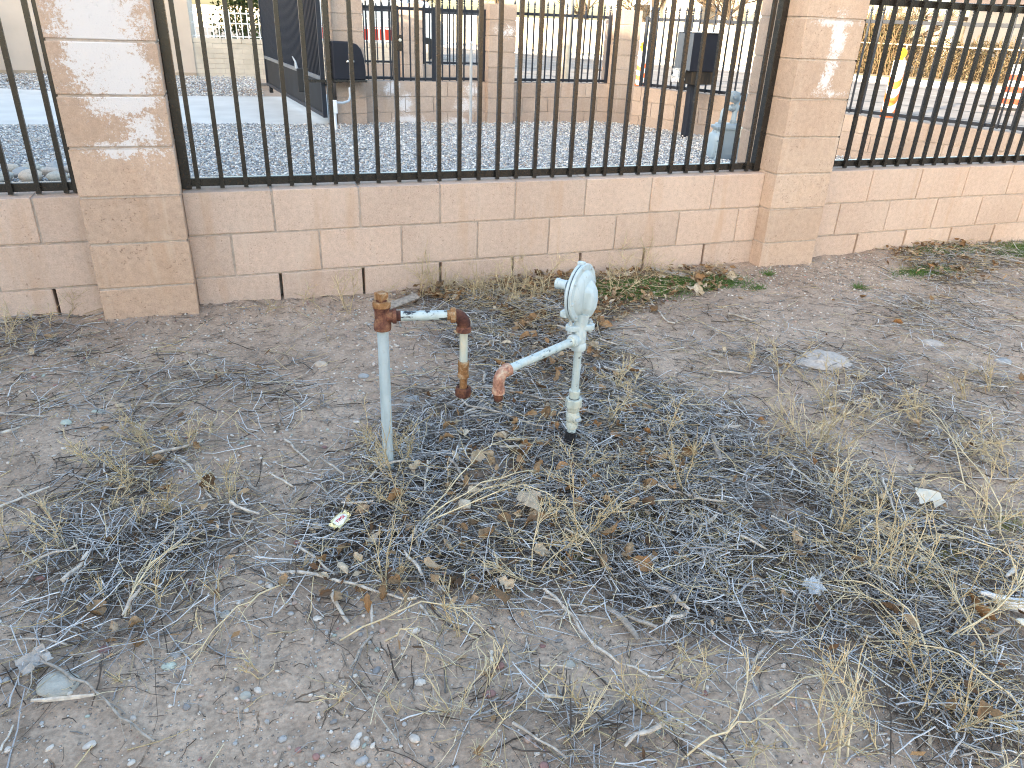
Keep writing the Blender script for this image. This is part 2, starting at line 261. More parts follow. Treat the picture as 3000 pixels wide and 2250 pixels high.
def block_mat(name, c0, c1, blobs=(), streak=0.5, stain_thr=0.62):
    """split-free concrete block: fine sand grain, pits, soft stains; optional white efflorescence around blobs"""
    k = NT(name, 0.93, 0, 0.15)
    P = k.pos()
    big = k.noise(P, 2.2, 4)
    fine = k.noise(P, 160, 4, 0.7)
    grit = k.voro(P, 230)
    col = k.mix(k.ramp(big, [(0.32, 0.0), (0.68, 1.0)]), c0, c1)
    col = k.mix(1.0, col, k.ramp(k.rnd(), [(0, 0.93), (0.5, 1.0), (1, 1.05)]), 'MULTIPLY')
    col = k.mix(1.0, col, k.ramp(fine, [(0.25, 0.8), (0.5, 1.0), (0.75, 1.14)]), 'MULTIPLY')
    col = k.mix(1.0, col, k.ramp(k.noise(P, 38, 3, 0.6), [(0.3, 0.9), (0.7, 1.07)]), 'MULTIPLY')
    # dark pits
    pit = k.ramp(k.math('MULTIPLY', k.ramp(k.noise(P, 95, 2), [(0.62, 0.0), (0.72, 1.0)]), k.ramp(k.noise(P, 7, 3), [(0.42, 0.1), (0.6, 1.0)])), [(0, 0.0), (1, 1.0)])
    col = k.mix(k.math('MULTIPLY', pit, 0.6), col, (c0[0] * 0.35, c0[1] * 0.3, c0[2] * 0.3))
    # rust brown drips and pale drips, stretched downwards
    sv = k.vscale(P, (9.0, 9.0, 1.3))
    col = k.mix(k.math('MULTIPLY', k.ramp(k.noise(sv, 1.0, 5), [(0.56, 0.0), (0.75, 1.0)]), streak), col, (c0[0] * 0.9, c0[1] * 0.76, c0[2] * 0.58))
    sv2 = k.vscale(P, (14.0, 14.0, 1.6))
    col = k.mix(k.math('MULTIPLY', k.ramp(k.noise(sv2, 1.3, 5), [(0.58, 0.0), (0.75, 1.0)]), 0.35), col, (0.62, 0.52, 0.43))
    h = k.math('SUBTRACT', fine, k.math('MULTIPLY', pit, 1.2))
    if blobs:
        acc = None
        for (cx, cy, cz, rx, ry, rz, w) in blobs:
            a = k.node('ShaderNodeVectorMath', operation='SUBTRACT'); k.set(a.inputs[0], P); a.inputs[1].default_value = (cx, cy, cz)
            b = k.node('ShaderNodeVectorMath', operation='MULTIPLY'); k.L.new(a.outputs[0], b.inputs[0]); b.inputs[1].default_value = (1 / rx, 1 / ry, 1 / rz)
            l = k.node('ShaderNodeVectorMath', operation='LENGTH'); k.L.new(b.outputs[0], l.inputs[0])
            v = k.math('MULTIPLY', k.math('SUBTRACT', 1.0, l.outputs['Value']), w)
            acc = v if acc is None else k.math('MAXIMUM', acc, v)
        acc = k.math('MAXIMUM', acc, -1.0)
        n1 = k.noise(P, 13, 6, 0.72, 0.6); n2 = k.noise(P, 95, 5, 0.8)
        e = k.math('ADD', k.math('MULTIPLY', acc, 0.40), k.math('ADD', k.math('MULTIPLY', n1, 0.75), k.math('MULTIPLY', n2, 1.0)))
        msk = k.ramp(e, [(stain_thr + 0.30, 0.0), (stain_thr + 0.58, 1.0)])
        col = k.mix(k.math('MULTIPLY', msk, 0.92), col, (0.70, 0.675, 0.675))
    k.base(col)
    k.bump(h, 0.55, 0.003)
    return k.m

MAT = {}
def mats():
    c0, c1 = (0.535, 0.405, 0.328), (0.59, 0.46, 0.38)
    MAT['block'] = block_mat('block', c0, c1)
    MAT['block_left'] = block_mat('block_stained', (0.48, 0.34, 0.25), (0.53, 0.39, 0.30),
        [(-0.585, -0.1, 1.28, 0.185, .5, 0.42, 1.0), (-0.63, -0.1, 1.15, 0.12, .5, 0.16, 1.1), (-0.53, -0.1, 1.05, 0.13, .5, 0.15, 1.0),
         (-0.54, -0.1, 0.94, 0.16, .5, 0.06, 0.9), (-0.49, -0.1, 0.84, 0.09, .5, 0.13, 0.6), (-0.55, -0.1, 0.76, 0.17, .5, 0.04, 0.6)], 0.3)
    MAT['block_right'] = block_mat('block_streaked', (0.48, 0.355, 0.275), (0.53, 0.41, 0.325),
        [(3.02, -0.1, 1.27, 0.06, .5, 0.14, 0.8), (3.0, -0.1, 1.09, 0.05, .5, 0.09, 0.75), (2.99, -0.1, 1.36, 0.16, .5, 0.025, 0.6), (3.05, -0.1, 1.00, 0.13, .5, 0.02, 0.5)], 0.3)
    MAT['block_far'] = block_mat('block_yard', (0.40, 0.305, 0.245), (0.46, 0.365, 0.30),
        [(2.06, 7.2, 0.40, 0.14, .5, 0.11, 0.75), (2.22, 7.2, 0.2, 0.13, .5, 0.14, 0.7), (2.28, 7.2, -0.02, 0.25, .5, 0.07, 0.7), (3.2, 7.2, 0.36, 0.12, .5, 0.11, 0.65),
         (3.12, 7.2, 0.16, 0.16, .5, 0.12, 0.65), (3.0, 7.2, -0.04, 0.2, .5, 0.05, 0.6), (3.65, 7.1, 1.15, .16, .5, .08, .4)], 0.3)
    MAT['mortar'] = simple('mortar', (0.46, 0.39, 0.335), 0.95, 0.2, 40, 0.5)
    MAT['mortar_cap'] = simple('mortar_cap', (0.46, 0.40, 0.34), 0.95, 0.25, 14, 0.5)
    k = NT('black_paint', 0.3, 0, 0.6)
    n = k.noise(k.pos(), 30, 5)
    k.base(k.ramp(n, [(0.35, (0.011, 0.0105, 0.010)), (0.7, (0.018, 0.0165, 0.015))]))
    k.rough(k.ramp(n, [(0.3, 0.24), (0.7, 0.30)]))
    MAT['black'] = k.m
    MAT['black_far'] = simple('blue_black_paint', (0.014, 0.018, 0.028), 0.5, 0.2, 30, 0, 0, 0.4)
    MAT['gate_sheet'] = simple('gate_sheet', (0.014, 0.017, 0.022), 0.6, 0.3, 3.0, 0, 0, 0.25)
    # painted gas pipe with chips
    def paint(name, c, chip, rustc=(0.13, 0.055, 0.028), warm=0.0):
        k = NT(name, 0.45, 0, 0.4)
        O = k.pos()
        col = k.ramp(k.noise(O, 25, 4), [(0.3, [x * 0.93 for x in c]), (0.7, [x * 1.04 for x in c])])
        if warm: col = k.mix(k.math('MULTIPLY', k.ramp(k.noise(O, 18, 5, .6, .4), [(0.45, 0.0), (0.72, 1.0)]), warm), col, (0.55, 0.49, 0.36))
        gs = k.ramp(k.noise(k.vscale(O, (55, 55, 5)), 1.0, 5, .6), [(0.46, 0.0), (0.72, 1.0)])
        col = k.mix(k.math('MULTIPLY', gs, 0.42), col, (c[0] * .52, c[1] * .56, c[2] * .56))
        col = k.mix(k.math('MULTIPLY', k.ramp(k.noise(O, 120, 4, .7), [(0.6, 0.0), (0.75, 1.0)]), 0.5), col, (0.16, 0.14, 0.11))
        if chip:
            v = k.vscale(O, (16, 16, 42))
            cm = k.ramp(k.noise(v, 1.5, 6, 0.65), [(1 - chip, 0.0), (1 - chip + 0.05, 1.0)])
            col = k.mix(cm, col, (0.025, 0.028, 0.035))
            rm = k.ramp(k.noise(v, 1.1, 6, 0.7), [(1 - chip * 0.9, 0.0), (1 - chip * 0.9 + 0.12, 1.0)])
            col = k.mix(k.math('MULTIPLY', rm, 0.55), col, rustc)
        k.base(col); k.rough(k.ramp(k.noise(O, 50, 3), [(0.3, 0.38), (0.7, 0.6)]))
        k.bump(k.noise(O, 140, 4), 0.15, 0.002)
        return k.m
    MAT['pipe'] = paint('pale_blue_paint', (0.41, 0.50, 0.545), 0.0)
    MAT['pipe_chip'] = paint('chipped_pale_paint', (0.45, 0.53, 0.54), 0.46)
    MAT['pipe_arm'] = paint('worn_pale_paint', (0.44, 0.52, 0.53), 0.41, warm=0.25)
    MAT['pipe_warm'] = paint('yellowed_pale_paint', (0.46, 0.52, 0.49), 0.33, warm=0.75)
    MAT['reg'] = paint('regulator_paint', (0.46, 0.55, 0.585), 0.0, warm=0.15)
    def rust(name, a, b, c, sc=34):
        k = NT(name, 0.85, 0, 0.25); O = k.pos()
        f = k.noise(O, sc, 6, 0.65, 0.5)
        k.base(k.mix(1.0, k.ramp(f, [(0.32, a), (0.5, b), (0.7, c)]), k.ramp(k.noise(O, 160, 4), [(0.3, 0.75), (0.7, 1.2)]), 'MULTIPLY'))
        k.bump(k.noise(O, 190, 5), 0.5, 0.003)
        return k.m
    MAT['rust'] = rust('rust_iron', (0.06, 0.025, 0.022), (0.15, 0.065, 0.045), (0.30, 0.16, 0.09), 44)
    MAT['rust_dark'] = rust('dark_rust', (0.04, 0.018, 0.017), (0.085, 0.035, 0.026), (0.19, 0.085, 0.045))
    MAT['rust_tan'] = rust('tan_rust', (0.14, 0.065, 0.03), (0.27, 0.14, 0.06), (0.46, 0.36, 0.24), 40)
    MAT['rust_pink'] = rust('pinkish_rust', (0.20, 0.085, 0.06), (0.38, 0.21, 0.15), (0.55, 0.46, 0.34), 40)
    MAT['tape'] = simple('black_tape', (0.018, 0.019, 0.022), 0.5, 0.3, 40, 0.4)
    MAT['gasket'] = simple('gasket', (0.05, 0.06, 0.07), 0.8)
    MAT['bolt'] = simple('bolt', (0.40, 0.45, 0.47), 0.5, 0.2, 60)
    MAT['twig'] = colattr('twig_bark', 0.9, 0.3, 240)
    MAT['straw'] = simple('dry_straw', (0.57, 0.465, 0.29), 0.8, 0.22, 30, 0, 0, 0.2, 0.25)
    MAT['straw_pale'] = simple('pale_straw', (0.66, 0.55, 0.36), 0.8, 0.2, 30, 0, 0, 0.2, 0.2)
    k = NT('bleached_stick', 0.9, 0, 0.2)
    O = k.pos()
    f = k.noise(k.vscale(O, (60, 60, 60)), 1.0, 5)
    c = k.mix(1.0, k.ramp(f, [(0.3, (0.25, 0.225, 0.205)), (0.6, (0.52, 0.48, 0.43))]), k.ramp(k.rnd(), [(0, (0.62, 0.6, 0.58)), (1, (1.2, 1.17, 1.12))]), 'MULTIPLY')
    k.base(c); k.bump(k.noise(O, 150, 5), 0.5, 0.004)
    MAT['stick'] = k.m
    k = NT('dry_leaf', 0.75, 0, 0.25)
    O = k.pos()
    c = k.ramp(k.rnd(), [(0, (0.11, 0.065, 0.035)), (0.25, (0.22, 0.135, 0.07)), (0.5, (0.33, 0.22, 0.125)), (0.68, (0.28, 0.14, 0.055)), (0.85, (0.44, 0.34, 0.23)), (1, (0.50, 0.43, 0.33))])
    k.base(k.mix(1.0, c, k.ramp(k.noise(O, 90, 5, .7), [(0.3, 0.6), (0.7, 1.3)]), 'MULTIPLY'))
    k.bump(k.noise(O, 160, 4), 0.4, 0.003)
    MAT['leaf'] = k.m
    MAT['leaf_grey'] = simple('grey_leaf', (0.36, 0.34, 0.32), 0.85, 0.2, 40, 0.4)
    MAT['leaf_tan'] = simple('tan_leaf', (0.42, 0.33, 0.235), 0.8, 0.25, 45, 0.4)
    MAT['white_wood'] = simple('white_wood', (0.60, 0.59, 0.58), 0.85, 0.25, 70, 0.6)
    MAT['paper'] = simple('pale_torn_paper', (0.62, 0.57, 0.47), 0.85, 0.1, 30, 0.2)
    MAT['green'] = simple('green_grass', (0.09, 0.17, 0.035), 0.6, 0.35, 60)
    MAT['green_dry'] = simple('olive_grass', (0.22, 0.21, 0.075), 0.7, 0.3, 60)
    MAT['stone'] = colattr('stone', 0.85, 0.3, 120)
    for nm, c in dict(w=(0.38, 0.365, 0.32), c=(0.42, 0.375, 0.335), g=(0.31, 0.315, 0.315), n=(0.40, 0.44, 0.38), t=(0.47, 0.39, 0.31), r=(0.22, 0.125, 0.115)).items():
        MAT['rock_' + nm] = simple('rock_' + nm, c, 0.88, 0.2, 60, 0.7)
    MAT['concrete'] = simple('concrete', (0.52, 0.515, 0.49), 0.9, 0.1, 2.2, 0.15)
    MAT['asphalt'] = simple('asphalt', (0.27, 0.235, 0.205), 0.9, 0.2, 1.3, 0.3)
    MAT['kerb'] = simple('kerb_concrete', (0.46, 0.43, 0.39), 0.9, 0.15, 3, 0.2)
    MAT['line'] = simple('road_line', (0.55, 0.50, 0.42), 0.8, 0.3, 5)
    MAT['crack_seal'] = simple('crack_seal', (0.05, 0.047, 0.045), 0.7)
    MAT['stucco_cream'] = simple('cream_stucco', (0.66, 0.585, 0.46), 0.95, 0.12, 2.0, 0.4)
    MAT['stucco_house'] = simple('tan_stucco', (0.52, 0.44, 0.37), 0.95, 0.12, 1.2, 0.4)
    MAT['stucco_sun'] = simple('warm_tan_stucco', (0.50, 0.39, 0.28), 0.95, 0.12, 1.2, 0.4)
    MAT['slump'] = simple('slump_brick', (0.56, 0.50, 0.415), 0.95, 0.12, 5, 0.4, 0, .2, 0.12)
    MAT['white'] = simple('white_metal', (0.78, 0.78, 0.77), 0.5, 0.08, 5)
    MAT['orange'] = simple('orange_sheeting', (0.80, 0.16, 0.03), 0.5, 0.1, 8)
    MAT['red'] = simple('red_plastic', (0.62, 0.06, 0.03), 0.5, 0.1, 8)
    MAT['amber'] = simple('amber_lens', (0.85, 0.48, 0.02), 0.25, 0.08, 20, 0, 0, 0.6)
    MAT['rubber'] = simple('rubber', (0.03, 0.03, 0.03), 0.8)
    MAT['grey_steel'] = simple('galvanised', (0.50, 0.53, 0.55), 0.45, 0.1, 20, 0, 0.3, 0.5)
    MAT['pvc'] = simple('white_pvc', (0.72, 0.74, 0.74), 0.5, 0.06, 20)
    MAT['meter'] = simple('meter_paint', (0.22, 0.27, 0.305), 0.45, 0.1, 10, 0, 0, 0.5)
    MAT['meter_light'] = simple('meter_lid_paint', (0.33, 0.41, 0.46), 0.4, 0.08, 10, 0, 0, 0.5)
    MAT['index'] = simple('cloudy_plastic', (0.58, 0.57, 0.48), 0.3, 0.1, 20)
    MAT['bark'] = simple('bark', (0.17, 0.125, 0.085), 0.95, 0.3, 6, 0.5)
    MAT['house_grey_shaded'] = simple('shaded_grey_siding', (0.10, 0.10, 0.105), 0.9, 0.08, 3)  # dark tone stands in for shade on the house wall
    MAT['roof'] = simple('roof_shingle', (0.13, 0.10, 0.085), 0.9, 0.2, 5)
    MAT['glass'] = simple('window_glass', (0.03, 0.035, 0.045), 0.12, 0.2, 2, 0, 0, 0.6)
    MAT['pole'] = simple('weathered_pole', (0.52, 0.44, 0.34), 0.9, 0.2, 8, 0.3)
    MAT['yellow_grass'] = simple('yellow_grass', (0.30, 0.25, 0.07), 0.9, 0.35, 14)
    MAT['dirt_far'] = simple('far_dirt', (0.36, 0.29, 0.22), 0.95, 0.2, 2.5, 0.3)
    MAT['hedge'] = colattr('hedge_leaf', 0.85, 0, 10)
    MAT['foil'] = simple('gold_foil', (0.72, 0.62, 0.34), 0.3, 0.12, 60, 0, 0.55, 0.5)
    MAT['foil_white'] = simple('white_foil', (0.78, 0.77, 0.70), 0.35, 0.1, 80, 0, 0.1, 0.5)
    MAT['print_red'] = simple('red_print', (0.50, 0.02, 0.05), 0.5, 0.05)
    k = NT('clear_plastic', 0.15, 0, 0.6)
    k.base((0.75, 0.78, 0.8)); k.p.inputs['Alpha'].default_value = 0.45
    MAT['plastic'] = k.m
    k = NT('shaded_open_bottom', 0.5, 0, 0.5)  # brown streaks, with the inner shade of the box put into the dark tone
    k.base(k.ramp(k.noise(k.vscale(k.pos(), (22, 22, 2)), 1.0, 4), [(0.45, (0.008, 0.007, 0.006)), (0.7, (0.06, 0.04, 0.02))]))
    MAT['shaded_bottom'] = k.m
    MAT['box_face'] = simple('box_face', (0.012, 0.014, 0.022), 0.55, 0.12, 5, 0, 0, 0.25)
    MAT['box_side'] = simple('box_side', (0.12, 0.14, 0.165), 0.35, 0.15, 5, 0, 0, 0.5)
    # soil: pale clay crust, darker under litter humus, speckled with grit, cracked in bare places
    k = NT('soil', 0.96, 0, 0.1)
    P = k.pos()
    a = k.noise(P, 1.7, 5); b = k.noise(P, 14, 6, 0.65); c = k.noise(P, 85, 5, 0.65)
    col = k.ramp(a, [(0.3, (0.325, 0.243, 0.182)), (0.5, (0.405, 0.308, 0.234)), (0.7, (0.475, 0.37, 0.286))])
    col = k.mix(1.0, col, k.ramp(b, [(0.28, 0.62), (0.5, 1.0), (0.72, 1.14)]), 'MULTIPLY')
    col = k.mix(1.0, col, k.ramp(c, [(0.3, 0.66), (0.7, 1.2)]), 'MULTIPLY')
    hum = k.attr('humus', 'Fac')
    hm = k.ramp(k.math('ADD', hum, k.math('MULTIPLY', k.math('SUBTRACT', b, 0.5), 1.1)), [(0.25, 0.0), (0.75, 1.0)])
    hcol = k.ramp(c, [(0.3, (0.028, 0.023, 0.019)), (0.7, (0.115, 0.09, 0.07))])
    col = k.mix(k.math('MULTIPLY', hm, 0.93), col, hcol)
    # embedded grit
    vd = k.voro(P, 95); vc = k.voro(P, 95, out='Color')
    g = k.node('ShaderNodeSeparateColor'); k.L.new(vc, g.inputs[0])
    gm = k.math('MULTIPLY', k.ramp(vd, [(0.22, 1.0), (0.34, 0.0)]), k.ramp(g.outputs[0], [(0.58, 0.0), (0.60, 1.0)]))
    gc = k.ramp(g.outputs[1], [(0.0, (0.24, 0.21, 0.19)), (0.35, (0.36, 0.31, 0.27)), (0.7, (0.52, 0.47, 0.42)), (1.0, (0.66, 0.62, 0.57))])
    col = k.mix(k.math('MULTIPLY', gm, k.math('SUBTRACT', 1.0, k.math('MULTIPLY', hm, 0.7))), col, gc)
    # drying cracks, as fine relief with the shade inside them painted dark
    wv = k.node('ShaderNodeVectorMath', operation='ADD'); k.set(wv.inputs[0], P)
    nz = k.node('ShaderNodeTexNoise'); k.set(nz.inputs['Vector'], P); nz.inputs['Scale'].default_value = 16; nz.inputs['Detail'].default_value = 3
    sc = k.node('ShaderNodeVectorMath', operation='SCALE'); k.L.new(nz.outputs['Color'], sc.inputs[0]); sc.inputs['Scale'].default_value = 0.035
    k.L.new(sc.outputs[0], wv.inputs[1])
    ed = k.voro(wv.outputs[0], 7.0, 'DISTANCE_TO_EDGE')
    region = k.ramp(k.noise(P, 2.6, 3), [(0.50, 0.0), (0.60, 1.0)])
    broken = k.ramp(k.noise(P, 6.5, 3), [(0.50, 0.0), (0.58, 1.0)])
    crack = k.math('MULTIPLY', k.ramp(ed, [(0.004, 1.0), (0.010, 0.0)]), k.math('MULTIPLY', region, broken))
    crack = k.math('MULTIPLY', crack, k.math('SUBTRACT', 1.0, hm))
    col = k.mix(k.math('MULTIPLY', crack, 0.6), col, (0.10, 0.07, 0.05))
    k.base(col)
    h = k.math('ADD', k.math('MULTIPLY', c, 0.5), k.math('MULTIPLY', b, 0.8))
    h = k.math('ADD', h, k.math('MULTIPLY', gm, 0.6)); h = k.math('SUBTRACT', h, k.math('MULTIPLY', crack, 2.0))
    k.bump(h, 0.95, 0.010)
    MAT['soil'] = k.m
    # gravel bed under the loose stones
    k = NT('gravel_bed', 0.9, 0, 0.2)
    P = k.pos()
    cc = k.voro(P, 42, out='Color'); dd = k.voro(P, 42)
    g = k.node('ShaderNodeSeparateColor'); k.L.new(cc, g.inputs[0])
    col = k.ramp(g.outputs[0], [(0, (0.20, 0.205, 0.215)), (0.5, (0.36, 0.36, 0.36)), (1, (0.52, 0.50, 0.475))])
    k.base(col); k.bump(k.math('SUBTRACT', 1.0, dd), 1.0, 0.015)
    MAT['gravel_bed'] = k.m
mats()

# ------------------------------------------------------------------ mesh helpers
class MB:
    def __init__(s): s.v = []; s.f = []
    def add(s, vs, fs, mat=None):
        o = len(s.v)
        s.v += [tuple(mat @ Vector(v)) if mat is not None else tuple(v) for v in vs]
        s.f += [tuple(i + o for i in f) for f in fs]
        return s
    def box(s, a, b, mat=None):
        x0, y0, z0 = a; x1, y1, z1 = b
        return s.add([(x0,y0,z0),(x1,y0,z0),(x1,y1,z0),(x0,y1,z0),(x0,y0,z1),(x1,y0,z1),(x1,y1,z1),(x0,y1,z1)],
                     [(0,3,2,1),(4,5,6,7),(0,1,5,4),(1,2,6,5),(2,3,7,6),(3,0,4,7)], mat)
    def bevbox(s, a, b, c, mat=None):
        """box with chamfered edges (26-face)"""
        bm = bmesh.new(); bmesh.ops.create_cube(bm, size=1.0)
        bmesh.ops.transform(bm, matrix=Matrix.Translation([(p + q) / 2 for p, q in zip(a, b)]) @ Matrix.Diagonal([q - p for p, q in zip(a, b)] + [1]), verts=bm.verts)
        bmesh.ops.bevel(bm, geom=bm.edges[:], offset=c, segments=2, profile=0.6, affect='EDGES')
        bm.verts.index_update()
        s.add([v.co[:] for v in bm.verts], [[v.index for v in f.verts] for f in bm.faces], mat); bm.free(); return s
    def tube(s, pts, r, n=12, cap=True, mat=None):
        P = [Vector(p) for p in pts]; k = len(P)
        if not hasattr(r, '__len__'): r = [r] * k
        T = [(P[min(i + 1, k - 1)] - P[max(i - 1, 0)]).normalized() for i in range(k)]
        a = Vector((0, 0, 1)) if abs(T[0].z) < 0.9 else Vector((1, 0, 0))
        N = (a - T[0] * a.dot(T[0])).normalized()
        vs, fs = [], []
        for i in range(k):
            N = (N - T[i] * N.dot(T[i])).normalized(); B = T[i].cross(N)
            for j in range(n):
                t = 2 * math.pi * j / n
                vs.append(P[i] + (N * math.cos(t) + B * math.sin(t)) * r[i])
        for i in range(k - 1):
            for j in range(n):
                j2 = (j + 1) % n
                fs.append((i*n+j, i*n+j2, (i+1)*n+j2, (i+1)*n+j))
        if cap:
            fs.append(tuple(range(n))[::-1]); fs.append(tuple((k-1)*n + j for j in range(n)))
        return s.add(vs, fs, mat)
    def lathe(s, prof, n=24, mat=None, cap=True):
        """prof: (radius, z) list, spun about local z"""
        vs, fs = [], []; k = len(prof)
        for r, z in prof:
            for j in range(n):
                t = 2 * math.pi * j / n; vs.append((r * math.cos(t), r * math.sin(t), z))
        for i in range(k - 1):
            for j in range(n):
                j2 = (j + 1) % n; fs.append((i*n+j, i*n+j2, (i+1)*n+j2, (i+1)*n+j))
        if cap:
            fs.append(tuple(range(n))[::-1]); fs.append(tuple((k-1)*n + j for j in range(n)))
        return s.add(vs, fs, mat)
    def hull(s, pts, mat=None, bev=0.0):
        bm = bmesh.new()
        for p in pts: bm.verts.new(p)
        bmesh.ops.convex_hull(bm, input=bm.verts[:])
        bmesh.ops.dissolve_limit(bm, angle_limit=rad(3), verts=bm.verts[:], edges=bm.edges[:])
        for v in [v for v in bm.verts if not v.link_faces]: bm.verts.remove(v)
        if bev: bmesh.ops.bevel(bm, geom=bm.edges[:], offset=bev, segments=3, profile=0.5, affect='EDGES')
        bm.verts.index_update()
        s.add([v.co[:] for v in bm.verts], [[v.index for v in f.verts] for f in bm.faces], mat); bm.free(); return s
    def mesh(s, name, smooth=False, angle=None):
        me = bpy.data.meshes.new(name); me.from_pydata(s.v, [], s.f); me.update()
        if smooth:
            me.polygons.foreach_set('use_smooth', [True] * len(me.polygons))
            if angle is not None: me.set_sharp_from_angle(angle=rad(angle))
        return me
    def build(s, name, mat, parent=None, smooth=False, angle=35, loc=None):
        return obj(name, s.mesh(name, smooth, angle), mat, parent, loc)

def obj(name, me, mat=None, parent=None, loc=None, rot=None, scale=None):
    o = bpy.data.objects.new(name, me); COL.objects.link(o)
    if mat is not None and me is not None and not me.materials:
        me.materials.append(MAT[mat] if isinstance(mat, str) else mat)
    if parent is not None: o.parent = parent
    if loc is not None: o.location = loc
    if rot is not None: o.rotation_euler = rot
    if scale is not None: o.scale = scale
    return o

def tag(o, label=None, cat=None, group=None, kind=None):
    if label: o['label'] = label
    if cat: o['category'] = cat
    if group: o['group'] = group
    if kind: o['kind'] = kind
    return o

def thing(name, label, cat, loc=(0, 0, 0), rz=0.0, group=None):
    o = bpy.data.objects.new(name, None); COL.objects.link(o)
    o.location = loc; o.rotation_euler = (0, 0, rz); o.empty_display_size = 0.1
    return tag(o, label, cat, group)

def np_mesh(name, V, F, col=None, smooth=False):
    V = np.asarray(V, np.float32); F = np.asarray(F, np.int32)
    me = bpy.data.meshes.new(name)
    n = F.shape[1]
    me.vertices.add(len(V)); me.vertices.foreach_set('co', V.ravel())
    me.loops.add(F.size); me.loops.foreach_set('vertex_index', F.ravel())
    me.polygons.add(len(F)); me.polygons.foreach_set('loop_start', np.arange(0, F.size, n, dtype=np.int32))
    if smooth: me.polygons.foreach_set('use_smooth', np.ones(len(F), bool))
    me.update(calc_edges=True)
    if col is not None:
        a = me.attributes.new('col', 'FLOAT_COLOR', 'POINT')
        c = np.ones((len(V), 4), np.float32); c[:, :3] = col
        a.data.foreach_set('color', c.ravel())
    me.validate()
    return me

# value noise in numpy for the lie of the land
_T = np.random.default_rng(5).random((256, 256))
def vnoise(x, y):
    xi = np.floor(x).astype(int); yi = np.floor(y).astype(int)
    fx = x - xi; fy = y - yi
    fx = fx * fx * (3 - 2 * fx); fy = fy * fy * (3 - 2 * fy)
    a = _T[xi % 256, yi % 256]; b = _T[(xi + 1) % 256, yi % 256]; c = _T[xi % 256, (yi + 1) % 256]; d = _T[(xi + 1) % 256, (yi + 1) % 256]
    return (a * (1 - fx) + b * fx) * (1 - fy) + (c * (1 - fx) + d * fx) * fy
def fbm(x, y, o=4):
    s = 0; a = 0.5; t = 0
    for i in range(o):
        s = s + a * vnoise(x + 17.3 * i, y + 9.1 * i); t += a; x = x * 2.03; y = y * 2.03; a *= 0.5
    return s / t

# litter maps, rasterised from outlines on the ground
MX0, MX1, MY0, MY1, MS = -3.2, 6.6, -3.7, 0.1, 0.02
_mx = np.arange(MX0, MX1, MS); _my = np.arange(MY0, MY1, MS)
_gx, _gy = np.meshgrid(_mx, _my, indexing='ij')
def inpoly(px, py, poly):
    c = np.zeros(px.shape, bool); n = len(poly)
    for i in range(n):
        x0, y0 = poly[i]; x1, y1 = poly[(i + 1) % n]
        if y0 == y1: continue
        cond = (y0 > py) != (y1 > py)
        c ^= cond & (px < (x1 - x0) * (py - y0) / (y1 - y0) + x0)
    return c
def blur(a, k):
    for ax in (0, 1):
        for _ in range(2):
            c = np.cumsum(np.concatenate([np.repeat(np.take(a, [0], ax), k + 1, ax), a, np.repeat(np.take(a, [-1], ax), k, ax)], ax), ax)
            n = a.shape[ax]
            a = (np.take(c, range(2 * k + 1, 2 * k + 1 + n), ax) - np.take(c, range(0, n), ax)) / (2 * k + 1)
    return a
def raster(key, w):
    m = np.zeros(_gx.shape)
    for P in POLYS[key]: m = np.maximum(m, inpoly(_gx, _gy, P) * w)
    return m
_edge = np.clip(0.1 + 2.3 * (fbm(_gx * 3.2 + 4, _gy * 3.2, 4) - .22), .12, 1.25)
_edge = np.maximum(_edge, 1.0 * np.exp(-((_gx - .55) ** 2 + (_gy + 1.75) ** 2) / .35))
_core = blur(raster('core', 1.0), 6) * np.clip(.66 + 1.5 * (fbm(_gx * 4 + 4, _gy * 4, 4) - .40), .36, 1.2)
M_LIT = np.clip(np.maximum(_core, blur(np.maximum(raster('mid', 0.56), raster('low', 0.24)), 7) * _edge), 0, 1.2)
# the litter goes on beyond what the frame shows
M_LEAFW = np.clip(blur(raster('leafwall', 1.0), 2), 0, 1) * np.where(_gx > 3.2, .35, 1.0)
M_LEAFC = np.clip(blur(raster('leafcore', 1.0), 3), 0, 1)
def samp(M, x, y):
    i = np.clip(((np.asarray(x) - MX0) / MS).astype(int), 0, M.shape[0] - 1); j = np.clip(((np.asarray(y) - MY0) / MS).astype(int), 0, M.shape[1] - 1)
    return M[i, j]
def gh(x, y):
    """height of the dirt in front of the wall"""
    x = np.asarray(x, float); y = np.asarray(y, float)
    h = 0.030 * (fbm(x * 1.3 + 3, y * 1.3 + 8, 3) - 0.5) + 0.016 * (fbm(x * 6, y * 6, 3) - 0.5) + 0.007 * (fbm(x * 26 + 5, y * 26, 3) - 0.5)
    near = np.clip(1 + y / 0.35, 0, 1)
    h = h + near * (0.012 + 0.03 * (fbm(x * 8 + 40, y * 8, 3) - 0.45))
    return h

